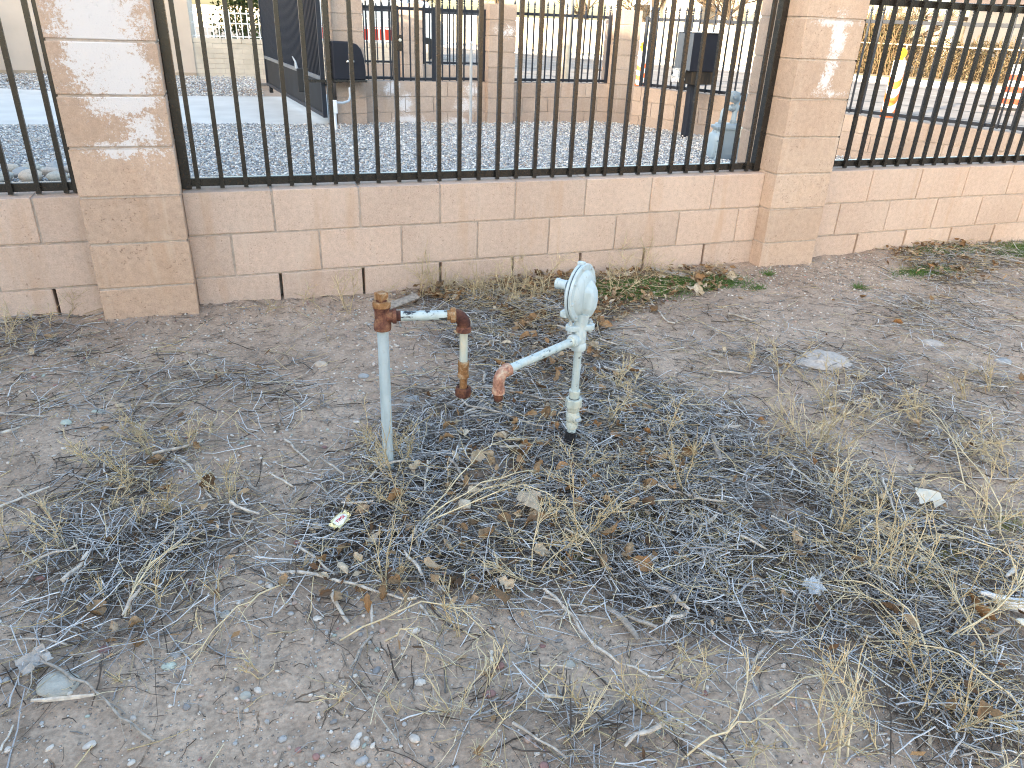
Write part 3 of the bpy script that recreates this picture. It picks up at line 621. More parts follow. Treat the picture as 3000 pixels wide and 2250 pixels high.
# ------------------------------------------------------------------ ground and other sheets
def graded(a, b, step, lo, hi):
    l = [a - step * (1.6 ** i) * 1.0 for i in range(1, 22)]; l = [v for v in l if v > lo]
    r = [b + step * (1.6 ** i) for i in range(1, 22)]; r = [v for v in r if v < hi]
    return np.array([lo] + l[::-1] + list(np.arange(a, b, step)) + r + [hi])
def make_ground():
    xs = graded(-3.0, 6.3, 0.017, -260, 260); ys = graded(-3.6, 0.0, 0.0135, -260, 260)
    X, Y = np.meshgrid(xs, ys, indexing='ij')
    Z = gh(X, Y)
    far = np.clip((np.abs(X - 1.6) - 5.0) / 6, 0, 1) + np.clip((-3.7 - Y) / 6, 0, 1)
    Z = Z * np.clip(1 - far, 0, 1)
    Z = np.where(Y > 0.06, -0.26, Z)
    nx, ny = X.shape
    V = np.stack([X, Y, Z], -1).reshape(-1, 3)
    i = np.arange(nx - 1)[:, None] * ny + np.arange(ny - 1)[None, :]
    F = np.stack([i, i + ny, i + ny + 1, i + 1], -1).reshape(-1, 4)
    me = np_mesh('ground', V, F, smooth=True)
    hum = samp(M_LIT, X.ravel(), Y.ravel()) * 0.95 + samp(M_LEAFW, X.ravel(), Y.ravel()) * 0.7
    out = (X.ravel() < MX0) | (X.ravel() > MX1) | (Y.ravel() < MY0) | (Y.ravel() > MY1)
    hum[out] = 0.3
    a = me.attributes.new('humus', 'FLOAT', 'POINT'); a.data.foreach_set('value', hum.astype(np.float32))
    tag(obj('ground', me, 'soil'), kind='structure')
make_ground()

T2 = Vector((0.417, -0.909, 0)).normalized(); N2 = Vector((0.909, 0.417, 0)).normalized()   # along / across the street
SRZ = math.atan2(T2.y, T2.x)
def SN(s, n, z=0.0): return T2 * s + N2 * n + Vector((0, 0, z))
def sheet(name, pts, z, mat, kind='structure', thick=0.0):
    mb = MB()
    n = len(pts)
    if thick:
        vs = [(p[0], p[1], z - thick) for p in pts] + [(p[0], p[1], z) for p in pts]
        mb.add(vs, [tuple(range(n))[::-1], tuple(range(n, 2 * n))] + [(i, (i + 1) % n, n + (i + 1) % n, n + i) for i in range(n)])
    else: mb.add([(p[0], p[1], z) for p in pts], [tuple(range(n))])
    return tag(mb.build(name, mat), kind=kind)
def snrect(s0, s1, n0, n1): return [SN(s0, n0)[:2], SN(s1, n0)[:2], SN(s1, n1)[:2], SN(s0, n1)[:2]]
YZ = -0.07
sheet('yard_ground', [(-9, 0.21), (8.3, 0.21), (5.55, 7.0), (5.4, 7.35), (-9, 16.0)], YZ - 0.035, 'gravel_bed')
sheet('driveway', [(-9, 7.5), (1.12, 7.12), (1.7, 7.45), (3.0, 12.0), (0.9, 10.72), (-0.8, 10.78), (-2.9, 11.5), (-9, 14.5)], YZ + 0.005, 'concrete', thick=0.08)
sheet('forecourt', [(1.7, 7.45), (5.3, 7.45), (4.6, 12.5), (3.0, 12.0)], YZ - 0.02, 'kerb')
sheet('pavement', snrect(-60, 40, 8.15, 10.2), -0.06, 'kerb', thick=0.1)
sheet('road', snrect(-150, 120, 10.2, 26.6), -0.19, 'asphalt')
sheet('pavement', snrect(-150, 120, 26.6, 28.3), -0.06, 'concrete', thick=0.14)
sheet('verge', snrect(-150, 120, 28.3, 60), -0.09, 'dirt_far')
for (n0, n1, m) in ((14.1, 14.22, 'line'), (18.2, 18.32, 'crack_seal'), (22.6, 22.72, 'line'), (20.4, 20.5, 'crack_seal'), (16.1, 16.18, 'crack_seal'), (25.2, 25.3, 'crack_seal')):
    sheet('road_marking' if m == 'line' else 'road_seam', snrect(-80, 60, n0, n1), -0.186, m)

# ------------------------------------------------------------------ block walls, pillars and fences
_bc = {}
def block_mesh(w, h, d):
    key = (round(w, 3), round(h, 3), round(d, 3), random.randrange(3))
    if key not in _bc:
        mb = MB().bevbox((-w/2, -d/2, -h/2), (w/2, d/2, h/2), 0.0035)
        mb.v = [tuple(c + random.uniform(-.0013, .0013) for c in v) for v in mb.v]
        _bc[key] = mb.mesh('block')
    return _bc[key]
def put_block(parent, x0, x1, y0, y1, z0, z1, mat):
    me = block_mesh(x1 - x0, z1 - z0, y1 - y0)
    if me.materials and me.materials[0] != MAT[mat]:
        key = (me.name, mat)
        if key not in _bc:
            c = me.copy(); c.materials.clear(); c.materials.append(MAT[mat]); _bc[key] = c
        me = _bc[key]
    o = obj('block', me, mat, parent, ((x0 + x1) / 2, (y0 + y1) / 2 + random.uniform(-.0012, .0012), (z0 + z1) / 2))
    o.rotation_euler = (random.uniform(-.003, .003), 0, random.uniform(-.003, .003))
    return o
BL, CH, J = 0.4064, 0.2032, 0.0095
def block_wall(label, origin, rz, x0, x1, ztop, courses, phase, mat, depth=0.194, weep=None, zbot=-0.3, group=None, recess=0.007):
    w = thing('block_wall', label, 'wall', origin, rz, group)
    for c in range(courses):
        zt = ztop - c * CH; zb = zt - CH + J
        ph = phase + (c % 2) * BL / 2
        js = [x0] + [ph + i * BL for i in range(-40, 60) if x0 + 0.02 < ph + i * BL < x1 - 0.02] + [x1]
        for a, b in zip(js[:-1], js[1:]):
            JJ = .0145 if weep is not None and c >= weep else J
            put_block(w, a + (JJ / 2 if a != x0 else 0), b - (JJ / 2 if b != x1 else 0), 0, depth, zb, zt, mat)
    mb = MB()
    zw = ztop - (weep if weep is not None else courses) * CH
    mb.box((x0 + .001, recess, zw + 0.0005 if weep is not None else zbot), (x1 - .001, depth - 0.005, ztop - 0.004))
    if weep is not None: mb.box((x0 + .002, 0.085, zbot), (x1 - .002, depth - 0.006, zw + 0.0005))
    mb.build('mortar', 'mortar', w)
    return w
def pillar(label, cx, cy, zj, n_up, n_dn, mat, size=0.397, rz=0.0, cap=True, group=None):
    """zj: height of one bed joint centre; n_up courses above it, n_dn below"""
    p = thing('block_pillar', label, 'pillar', (cx, cy, 0), rz, group)
    s = size / 2
    for i in range(-n_dn, n_up):
        z0 = zj + i * CH + J / 2; z1 = zj + (i + 1) * CH - J / 2
        put_block(p, -s, s, -s, s, z0, z1, mat)
    rc = .006 if cy < 1 else .012
    MB().box((-s + rc, -s + rc, zj - n_dn * CH), (s - rc, s - rc, zj + n_up * CH - .006)).build('mortar', 'mortar', p)
    if cap:
        MB().bevbox((-s - .02, -s - .02, zj + n_up * CH - .004), (s + .02, s + .02, zj + n_up * CH + .05), .008).build('cap', mat, p)
    return p
_pk = {}
def spear(w, z0, z1, mat, tip=True):
    key = (w, round(z0, 3), round(z1, 3), mat, tip)
    if key not in _pk:
        mb = MB().box((-w/2, -w/2, z0), (w/2, w/2, z1))
        if tip:
            mb.lathe([(w*.52, z1 + .0005), (w*.30, z1+.012), (w*.85, z1+.018), (w*.85, z1+.026), (w*.32, z1+.034), (w*.95, z1+.050), (w*.55, z1+.075), (w*.08, z1+.105)], 6)
        me = mb.mesh('picket'); me.materials.append(MAT[mat]); _pk[key] = me
    return _pk[key]
def fence(label, origin, rz, L, zb, zt, first, pitch, mat, posts=(True, True), w=0.0195, rail=0.038, tip=0.05, group=None, post_w=0.04, mid=None, name='iron_fence', cat='fence'):
    """pickets stand in front (local -y) of the rails"""
    f = thing(name, label, cat, origin, rz, group)
    MB().bevbox((0, 0, zb), (L, rail * .8, zb + rail), .003).build('bottom_rail', mat, f)
    MB().bevbox((0, 0, zt - rail), (L, rail * .8, zt), .003).build('top_rail', mat, f)
    if mid: MB().bevbox((0, 0, mid), (L, rail * .8, mid + rail), .003).build('middle_rail', mat, f)
    x = first
    while x < L - 0.012:
        o = obj('picket', spear(w, zb - 0.006, zt + tip, mat), mat, f, (x, -w / 2 - .0006, 0)); o.rotation_euler = (0, random.uniform(-.0015, .0015), 0)
        x += pitch
    for on, xx in zip(posts, (0, L)):
        if on:
            s = 1 if xx == 0 else -1
            a, b = sorted((xx - s * .002, xx + s * post_w))
            MB().bevbox((a, -.012, zb - .008), (b, post_w - .012 + .004, zt + .012), .003).build('end_post', mat, f)
            for zz in (zb + .1, zt - .12):
                a, b = sorted((xx - s * .012, xx + s * .004))
                MB().box((a, .002, zz), (b, .024, zz + .03)).build('bracket', mat, f)
    return f

WT = 0.55
# front wall along the dirt
block_wall('low tan block wall left of the stained pillar', (0, 0, 0), 0, -3.96, -0.786, WT, 3, -0.980, 'block', weep=2)
block_wall('long low tan block wall with open weep joints between the two pillars', (0, 0, 0), 0, -0.386, 2.786, WT, 3, 0.0, 'block', weep=2)
block_wall('low tan block wall right of the right pillar', (0, 0, 0), 0, 3.184, 6.35, WT, 3, 3.605, 'block', weep=2)
pillar('tan block pillar with white salt stains at the left', -0.586, 0.0985, 0.563, 5, 4, 'block_left')
pillar('tan block pillar with a thin white streak at the right', 2.985, 0.0985, 0.563, 5, 4, 'block_right')
ZB, ZT = WT + 0.013, WT + 0.947
fence('black picket fence on the wall left of the stained pillar', (-3.955, 0.07, 0), 0, 3.168, ZB, ZT, 3.955 - 0.853 - 0.1045 * 28, 0.1045, 'black', tip=.06)
fence('black picket fence on the long wall between the two pillars', (-0.384, 0.07, 0), 0, 3.168, ZB, ZT, 0.068, 0.1037, 'black', tip=.06)
fence('black picket fence on the wall right of the right pillar', (3.186, 0.07, 0), 0, 3.16, ZB, ZT, 0.13, 0.1052, 'black', tip=.06)

# yard: far wall with the walk gate, corner, street side wall
FY = 7.2
block_wall('low yard wall under the walk gate', (0, FY, 0), 0, 1.672, 3.428, 0.478, 3, 2.03, 'block_far', recess=.012)
block_wall('low yard wall between the gate pillars and the street corner', (0, FY, 0), 0, 3.80, 5.39, 0.478, 3, 4.19, 'block_far', recess=.012)
pillar('gate pillar carrying the black motor housing', 1.475, FY + 0.1, 0.478, 6, 3, 'block_far')
pillar('yard pillar between walk gate and the open picket panel', 3.615, FY + 0.1, 0.478, 5, 3, 'block_far', cap=False)
pillar('yard corner pillar where the fence turns along the street', 5.585, FY + 0.1, 0.478, 5, 3, 'block_far', cap=False)
O = SN(-3.86, 7.93)
LA = 2.35
block_wall('street side low wall behind the black steel box', O, SRZ, 0.0, LA, 0.478, 3, 0.15, 'block_far', recess=.012)
O2 = SN(-3.86 + LA + .40, 7.93)
block_wall('street side low wall seen through the right fence', O2, SRZ, 0.0, 8.0, 0.42, 3, 0.22, 'block_far', recess=.012)
pp = SN(-3.86 + LA + .20, 7.93 + .1)
pillar('street side pillar hidden behind the right pillar', pp.x, pp.y, 0.42, 5, 3, 'block_far', rz=SRZ, cap=False)
FB, FT = 0.495, 1.40
fence('dark picket panel between motor pillar and walk gate', (1.676, FY + 0.08, 0), 0, 0.45, FB, FT, 0.07, 0.105, 'black_far', (False, True))
g = fence('dark walk gate with round lock in the far yard fence', (2.14, FY + 0.085, 0), 0, 0.56, FB - .01, FT, 0.09, 0.105, 'black_far', (True, True), post_w=.05, name='walk_gate', cat='gate')
MB().bevbox((.02, -.035, .86), (.085, -.0125, 1.06), .006).build('lock_box', 'black', g)
MB().lathe([(.020, 0), (.022, .010), (.012, .018)], 16, Matrix.Translation((.052, -.036, .995)) @ Matrix.Rotation(rad(90), 4, 'X')).build('knob', 'index', g, True)
fence('dark picket panel between walk gate and second yard pillar', (2.72, FY + 0.08, 0), 0, 0.70, FB, FT, 0.07, 0.105, 'black_far', (True, True))
fence('dark spear topped panel between second yard pillar and corner', (3.815, FY + 0.08, 0), 0, 1.57, FB, FT, 0.03, 0.1, 'black_far', (True, True))
o = SN(-3.82, 8.01); fence('dark spear topped fence behind the black steel box', o, SRZ, LA - .06, FB, FT, 0.10, 0.115, 'black_far', (True, True))
o = SN(-3.86 + LA + .42, 8.01); fence('spear topped street fence catching sun seen through the right fence', o, SRZ, 7.9, .445, 1.46, 0.05, 0.135, 'black_far', (True, True))
# a second line of wall and fence across the forecourt
L2 = 11.0
block_wall('farther low wall beyond the walk gate', (0, L2, 0), 0, 2.2, 4.75, 0.478, 3, 2.4, 'block_far')
pillar('farther pillar seen through the walk gate', 3.20, L2 + .1, 0.478, 5, 3, 'block_far', cap=False)
fence('farther dark panel left of the farther pillar', (2.2, L2 + .09, 0), 0, 0.78, FB, FT - .02, 0.05, 0.115, 'black_far', (True, True), tip=.0)
fence('farther dark panel right of the farther pillar', (3.41, L2 + .09, 0), 0, 1.2, FB, FT - .02, 0.05, 0.115, 'black_far', (True, True), tip=.0)

# ------------------------------------------------------------------ driveway gate and its motor
def drive_gate():
    a = Vector((1.10, 6.98, 0)); b = Vector((0.66, 11.75, 0)); L = (b - a).length
    g = thing('driveway_gate', 'tall black driveway gate leaf standing open with solid bottom panel', 'gate', a, math.atan2(b.y - a.y, b.x - a.x))
    z0, z1, zt = 0.035, 0.49, 1.75
    MB().bevbox((0, -.025, z0), (L, .025, z0 + .05), .004).build('bottom_rail', 'black_far', g)
    MB().bevbox((0, -.025, z1), (L, .025, z1 + .05), .004).build('middle_rail', 'box_side', g)
    MB().bevbox((0, -.025, zt), (L, .025, zt + .05), .004).build('top_rail', 'black_far', g)
    MB().bevbox((-.002, -.028, z0 - .004), (.05, .028, zt + .054), .004).build('hinge_stile', 'black_far', g)
    MB().bevbox((L - .05, -.028, z0 - .004), (L + .002, .028, zt + .054), .004).build('end_stile', 'black_far', g)
    MB().box((.05, -.004, z0 + .05), (L - .05, .004, z1)).build('sheet_panel', 'gate_sheet', g)
    n = 52
    for i in range(n):
        obj('bar', spear(.018, z1 + .05, zt, 'black_far', False), 'black_far', g, (.12 + (L - .24) * i / (n - 1), 0, 0))
    MB().box((L - .35, -.03, -.065), (L - .27, .03, z0)).build('wheel_block', 'black', g)
drive_gate()
p = thing('gate_post', 'square black hinge post beside the motor pillar', 'post', (1.19, 7.05, 0))
MB().bevbox((-.04, -.04, -.1), (.04, .04, 1.9), .004).build('shaft', 'black', p)
MB().bevbox((-.05, -.05, 1.9), (.05, .05, 1.93), .006).build('cap', 'black', p)
mbx = thing('gate_motor', 'black domed gate motor housing with silver handle on the gate pillar', 'gate motor', (1.43, 6.95, 0.52))
prof = [(-.205, 0.0), (.205, 0.0), (.205, .12), (.19, .26), (.16, .36), (.11, .42), (.04, .445), (-.205, .45)]
def extr(mb, prof, y0, y1):
    n = len(prof)
    return mb.add([(x, y0, z) for x, z in prof] + [(x, y1, z) for x, z in prof], [tuple(range(n)), tuple(range(n, 2 * n))[::-1]] + [(i, n + i, n + (i + 1) % n, (i + 1) % n) for i in range(n)])
bmh = extr(MB(), prof, -.14, .13); o = bmh.build('housing', 'box_face', mbx)
bv = o.modifiers.new('bevel', 'BEVEL'); bv.width = .012; bv.segments = 2; bv.limit_method = 'ANGLE'
MB().bevbox((-.215, -.155, -.03), (.215, .15, 0.0), .004).build('base_tray', 'black', mbx)
MB().tube([(-.03, -.142, .215), (-.03, -.17, .222), (.05, -.17, .222), (.05, -.142, .215)], .011, 8).build('handle', 'white', mbx, True)
MB().lathe([(.018, 0), (.024, .03), (.012, .05)], 14, Matrix.Translation((.02, -.1, -.08))).build('conduit_gland', 'grey_steel', mbx, True)
MB().box((-.62, -.05, -.045), (-.1, -.02, -.01)).build('drive_arm', 'black', mbx)
MB().bevbox((-.66, -.075, -.16), (-.58, .0, .12), .01).build('arm_bracket', 'rubber', mbx)
MB().tube([(-.66, -.03, .12), (-.67, -.04, .2), (-.7, -.03, .26)], [.02, .012, .006], 8).build('release_lever', 'grey_steel', mbx, True)
cr = thing('conduit_riser', 'white plastic conduit riser with grey elbow beside the motor pillar', 'conduit', (1.16, 6.5, 0))
MB().tube([(0, 0, -.12), (0, 0, .14)], .021, 12).build('pipe', 'pvc', cr, True)
MB().bevbox((-.035, -.03, .14), (.035, .03, .30), .008).build('junction_box', 'pvc', cr)
MB().tube([(.035, 0, .27), (.11, .02, .265), (.2, .10, .28), (.24, .2, .33), (.25, .3, .42)], .016, 10).build('flexible_tail', 'grey_steel', cr, True)
o = MB().lathe([(.02, -.15), (.02, .98), (.022, .985), (.022, 1.0), (.012, 1.012)], 14).build('steel_post', 'grey_steel', None, True, loc=(3.12, 6.98, 0))
tag(o, 'thin galvanised post standing in gravel before the walk gate', 'post')

# black steel box on a post
bx = thing('drop_box', 'black steel drop box on a square post in the gravel corner', 'mailbox', (5.80, 5.55, 0), rad(2))
MB().bevbox((-.055, -.055, -.12), (.055, .055, .73), .004).build('post', 'black_far', bx)
MB().bevbox((-.20, -.17, .78), (.23, .20, 1.24), .008).build('cabinet', 'box_face', bx)
MB().bevbox((-.206, -.168, .79), (-.2005, .195, 1.23), .002).build('lighter_side', 'box_side', bx)  # left side given a lighter tone than the front
MB().bevbox((-.14, -.15, .62), (.20, .15, .779), .004).build('open_bottom_infill', 'shaded_bottom', bx)  # solid infill for the open bottom, interior shade in its colour
MB().bevbox((-.02, -.2, 1.241), (.27, .22, 1.252), .003).build('lid', 'grey_steel', bx)
MB().tube([(.232, -.06, .76), (.29, -.06, .76), (.29, -.06, 1.22), (.232, -.06, 1.22)], .008, 8).build('hinge_rod', 'black', bx)
def crumple(nx, ny, sx, sy, amp, seed):
    r = np.random.default_rng(seed)
    mb = MB(); vs = []
    for i in range(nx):
        for j in range(ny):
            vs.append((sx * (i / (nx - 1) - .5) + r.normal() * sx / nx * .18, sy * (j / (ny - 1) - .5) + r.normal() * sy / ny * .18, r.normal() * amp))
    return mb.add(vs, [(i*ny+j, (i+1)*ny+j, (i+1)*ny+j+1, i*ny+j+1) for i in range(nx-1) for j in range(ny-1)])
o = crumple(6, 6, .18, .16, .012, 3).build('plastic_sleeve', 'plastic'); o.location = (5.52, 5.50, 0.73); o.rotation_euler = (rad(84), 0, rad(-50))
tag(o, 'clear crumpled plastic sleeve hanging under the black steel box', 'plastic bag')

# gas meter behind the right end of the fence
mt = thing('gas_meter', 'blue grey diaphragm gas meter behind the fence near the right pillar', 'gas meter', (3.76, 1.80, 0.30), rad(-14))
MB().hull([(x * .095 * k, y * .075 * k2, z) for x in (-1, 1) for y in (-1, 1) for z, k, k2 in ((.02, .8, .8), (.06, 1, 1), (.27, 1, 1), (.30, .9, .9))], bev=.012).build('body', 'meter', mt, True, 40)
MB().hull([(x * .112, y * .085, z) for x in (-1, 1) for y in (-1, 1) for z in (.255, .28)], bev=.006).build('top_flange', 'meter', mt, True, 40)
def pan(ax):
    mb = MB(); pts = []
    for i in range(20):
        t = 2 * math.pi * i / 20
        c, s = math.cos(t), math.sin(t); c = math.copysign(abs(c) ** .55, c); s = math.copysign(abs(s) ** .55, s)
        pts.append((c, s))
    for r, d in ((1.0, 0.0), (1.0, .02), (.85, .03), (.78, .052), (.55, .062), (.2, .066)): pass
    vs = []; fs = []; prof = ((1.0, 0.0), (1.0, .018), (.86, .022), (.78, .046), (.55, .058), (.12, .062))
    for r, d in prof:
        for c, s in pts: vs.append((ax * (.075 + d), c * .105 * r, .125 + s * .125 * r))
    n = 20
    for k in range(len(prof) - 1):
        for j in range(n):
            a = (k*n+j, k*n+(j+1) % n, (k+1)*n+(j+1) % n, (k+1)*n+j); fs.append(a if ax > 0 else a[::-1])
    e = tuple((len(prof)-1)*n + j for j in range(n)); fs.append(e if ax > 0 else e[::-1])
    return mb.add(vs, fs)
for ax in (-1, 1):
    c = pan(ax).build('diaphragm_cover', 'meter_light' if ax < 0 else 'meter', mt, True, 40)
    for i in range(8):
        t = 2 * math.pi * (i + .5) / 8
        MB().lathe([(.008, 0), (.008, .008), (.004, .011)], 8, Matrix.Translation((ax * .094, math.cos(t) * .094, .125 + math.sin(t) * .112)) @ Matrix.Rotation(ax * rad(90), 4, 'Y')).build('bolt', 'meter', c)
MB().bevbox((.06, -.12, .20), (.145, -.086, .285), .008).build('index_cover', 'index', mt)
def arc(c, r, a0, a1, u, v, n=8): return [Vector(c) + Vector(u) * (r * math.cos(a0 + (a1 - a0) * i / n)) + Vector(v) * (r * math.sin(a0 + (a1 - a0) * i / n)) for i in range(n + 1)]
for xx, zz, nm in ((-.055, .42, 'inlet_pipe'), (.045, .50, 'outlet_pipe')):
    pts = [Vector((xx, 0, .285)), Vector((xx, 0, zz - .05))] + arc((xx + .05, 0, zz - .05), .05, math.pi, math.pi / 2, (1, 0, 0), (0, 0, 1)) + [Vector((xx + .32, .02, zz)), Vector((.60, .05, zz))] + arc((.60, .05, zz - .05), .05, math.pi / 2, 0, (1, 0, 0), (0, 0, 1))[1:] + [Vector((.65, .05, -.5))]
    MB().tube(pts, .021, 12).build(nm, 'meter_light', mt, True, 60)
    MB().lathe([(.028, 0), (.03, .01), (.03, .03), (.026, .04)], 8, Matrix.Translation((xx, 0, .287))).build('swivel_nut', 'meter', mt)
    MB().lathe([(.027, 0), (.029, .006), (.029, .03), (.027, .036)], 14, Matrix.Translation((xx + .06, .0, zz)) @ Matrix.Rotation(rad(90), 4, 'Y')).build('fitting', 'meter', mt, True)
MB().hull([(x, y, z) for x in (-.05, .06) for y in (-.03, .03) for z in (.47, .545)], bev=.012).build('regulator_body', 'meter', mt, True)
MB().lathe([(.02, 0), (.045, .006), (.045, .02), (.02, .03), (.016, .05)], 16, Matrix.Translation((.0, -.03, .51)) @ Matrix.Rotation(rad(90), 4, 'X')).build('regulator_cap', 'meter', mt, True)

# ------------------------------------------------------------------ behind the yard, left
hs = thing('house', 'tan stucco house wall beyond the driveway at the left', 'house', (-4.5, 15.1, 0))
MB().box((-7, 0, -.2), (3.87, 5, 3.4)).build('wall', 'stucco_house', hs)
MB().box((-7.2, -.3, 3.4), (4.0, 5.3, 3.6)).build('roof', 'roof', hs)
MB().bevbox((-7, -.035, -.2), (3.872, -.001, -.0), .01).build('plinth', 'dirt_far', hs)
dsp = MB().tube([(0, 0, -.1), (0, 0, 3.2)], .03, 10).build('downspout', 'white', None, True, loc=(-4.33, 14.93, 0)); tag(dsp, 'thin white pipe standing against the stucco wall at the left edge', 'pipe')
sw = thing('slump_block_wall', 'cream slump block wall under the white picket fence', 'wall', (-0.63, 15.12, 0))
zz = -.12; row = 0
while zz < .60:
    x = -.0 - (row % 2) * .2
    while x < 5.2:
        a, b = max(x, 0), min(x + .4, 5.2)
        if b - a > .05: put_block(sw, a + .004, b - .004, 0, .14, zz + .004, zz + .098, 'slump')
        x += .4
    zz += .102; row += 1
MB().box((0, .006, -.2), (5.2, .135, .585)).build('mortar', 'mortar', sw)
wf = thing('white_picket_fence', 'white iron picket fence on the cream wall at the upper left', 'fence', (-0.6, 15.19, 0))
for zz in (.72, .98, 1.18): MB().box((0, 0, zz), (5.0, .02, zz + .025)).build('rail', 'white', wf)
for i in range(42): obj('picket', spear(.022, .605, 1.26, 'white', False), 'white', wf, (.06 + i * .12, -.012, 0))
wf2 = thing('white_picket_fence', 'second white picket fence slanting away behind the cream wall', 'fence', (1.1, 15.7, 0), rad(62))
for zz in (.5, 1.0): MB().box((0, 0, zz), (6.0, .02, zz + .03)).build('rail', 'white', wf2)
for i in range(40): obj('picket', spear(.03, .2, 1.15, 'white', False), 'white', wf2, (.06 + i * .15, -.016, 0))

# ------------------------------------------------------------------ street things
def delineator(label, s, n, z, h=1.0, r=.10, drum=False):
    p = SN(s, n, z)
    d = thing('channelizer_drum' if drum else 'channelizer', label, 'traffic drum' if drum else 'traffic channelizer', p, random.uniform(-.4, .4), 'roadwork channelizers along the street')
    MB().bevbox((-r * 2.1, -r * 1.7, 0), (r * 2.1, r * 1.7, .05), .01).build('base', 'rubber', d)
    MB().lathe([(r * 1.12, .051), (r, h - .02), (r * .9, h)], 20).build('body', 'white', d, True)
    nb = 3
    for i in range(nb):
        z0 = .12 + (h - .2) * i / nb; z1 = z0 + (h - .2) / nb * .5; n_ = 20; vs = []
        for zz_ in (z0, z1):
            for j in range(n_):
                t = 2 * math.pi * j / n_; rr = r * 1.12 + (r - r * 1.12) * (zz_ / h) + .006
                vs.append((rr * math.cos(t), rr * math.sin(t), zz_ + (.0 if drum else 1.3 * r * math.sin(t + .6))))
        MB().add(vs, [(j, (j + 1) % n_, n_ + (j + 1) % n_, n_ + j) for j in range(n_)]).build('stripe', 'red' if drum else 'orange', d, True)
    if not drum:
        MB().lathe([(.05, h + .001), (.055, h + .03), (.03, h + .05)], 14).build('lamp_base', 'amber', d, True)
        MB().lathe([(.08, -.03), (.092, -.02), (.092, .02), (.08, .03)], 20, Matrix.Translation((0, 0, h + .12)) @ Matrix.Rotation(rad(90), 4, 'X')).build('lamp', 'amber', d, True)
delineator('orange and white channelizer with amber lamp behind the right fence', -2.4, 14.2, -.19, 1.08, .11)
delineator('red and white striped drum at the right edge of the street', -1.75, 20.2, -.19, .98, .24, True)
delineator('orange and white channelizer by the pole near the yard corner', -14.2, 20.2, -.19, .92, .13)
delineator('orange and white channelizer behind the fence left of the steel box', -9.3, 15.5, -.19, .88, .13)
delineator('red drum far along the street seen through the walk gate', -26.0, 19.0, -.19, .98, .24, True)
# cream wall across the street with rusty posts
cw = thing('cream_wall', 'sunlit cream stucco wall across the street', 'wall', SN(-75, 29.2), SRZ)
MB().box((0, 0, -.2), (61.5, .25, 1.32)).build('panel', 'stucco_cream', cw)
MB().bevbox((-.02, -.03, 1.32), (61.52, .28, 1.40), .01).build('coping', 'stucco_cream', cw)
for i in range(16): MB().bevbox((i * 4 + .3, -.07, -.2), (i * 4 + .62, .001, 1.319), .01).build('pier', 'pole', cw)
tag(sheet('grass_strip', snrect(-75, 20, 28.35, 29.1), -.07, 'yellow_grass', 'structure'))
hb = thing('house', 'pale sunlit stucco house behind the cream wall', 'house', SN(-24.5, 33), SRZ)
MB().box((0, 0, -.2), (9.0, 7, 3.2)).build('wall', 'stucco_cream', hb)
MB().hull([(-.5, -.5, 3.2), (9.5, -.5, 3.2), (-.5, 7.5, 3.2), (9.5, 7.5, 3.2), (1, 3.5, 4.6), (8, 3.5, 4.6)]).build('roof', 'roof', hb)
for x in (1.5, 5.5):
    w_ = MB().box((x, -.04, 1.2), (x + 1.2, -.001, 2.3)).build('window', 'white', hb); MB().box((x + .08, -.05, 1.28), (x + 1.12, -.0405, 2.22)).build('pane', 'glass', w_)
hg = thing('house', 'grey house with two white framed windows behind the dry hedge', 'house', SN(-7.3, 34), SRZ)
MB().box((0, 0, -.2), (16.0, 8, 2.5)).build('wall', 'house_grey_shaded', hg)
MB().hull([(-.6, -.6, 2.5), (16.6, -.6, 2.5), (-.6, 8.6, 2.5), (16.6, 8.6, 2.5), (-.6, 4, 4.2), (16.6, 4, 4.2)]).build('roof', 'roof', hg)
for x in (2.0, 2.75):
    w_ = MB().box((x, -.05, .95), (x + .55, -.001, 1.85)).build('window', 'white', hg)
    for z0 in (1.0, 1.42): MB().box((x + .05, -.06, z0), (x + .5, -.0505, z0 + .38)).build('pane', 'glass', w_)
gd = thing('garage', 'cream garage wall left of the grey house', 'garage', SN(-8.6, 33.5), SRZ)
MB().box((0, 0, -.2), (1.25, 4, 1.9)).build('wall', 'stucco_cream', gd)
MB().box((-.1, -.1, 1.9), (1.2, 4.1, 2.05)).build('roof', 'roof', gd)
pl = thing('utility_pole', 'pale sunlit pole rising behind the yard corner pillar', 'utility pole', SN(-8.55, 11.6))
MB().tube([(0, 0, -.2), (0, 0, 3), (0, 0, 8.5)], [.155, .145, .11], 14).build('shaft', 'pole', pl, True)
MB().box((-.06, -1.1, 7.7), (.06, 1.1, 7.85)).build('cross_arm', 'pole', pl)
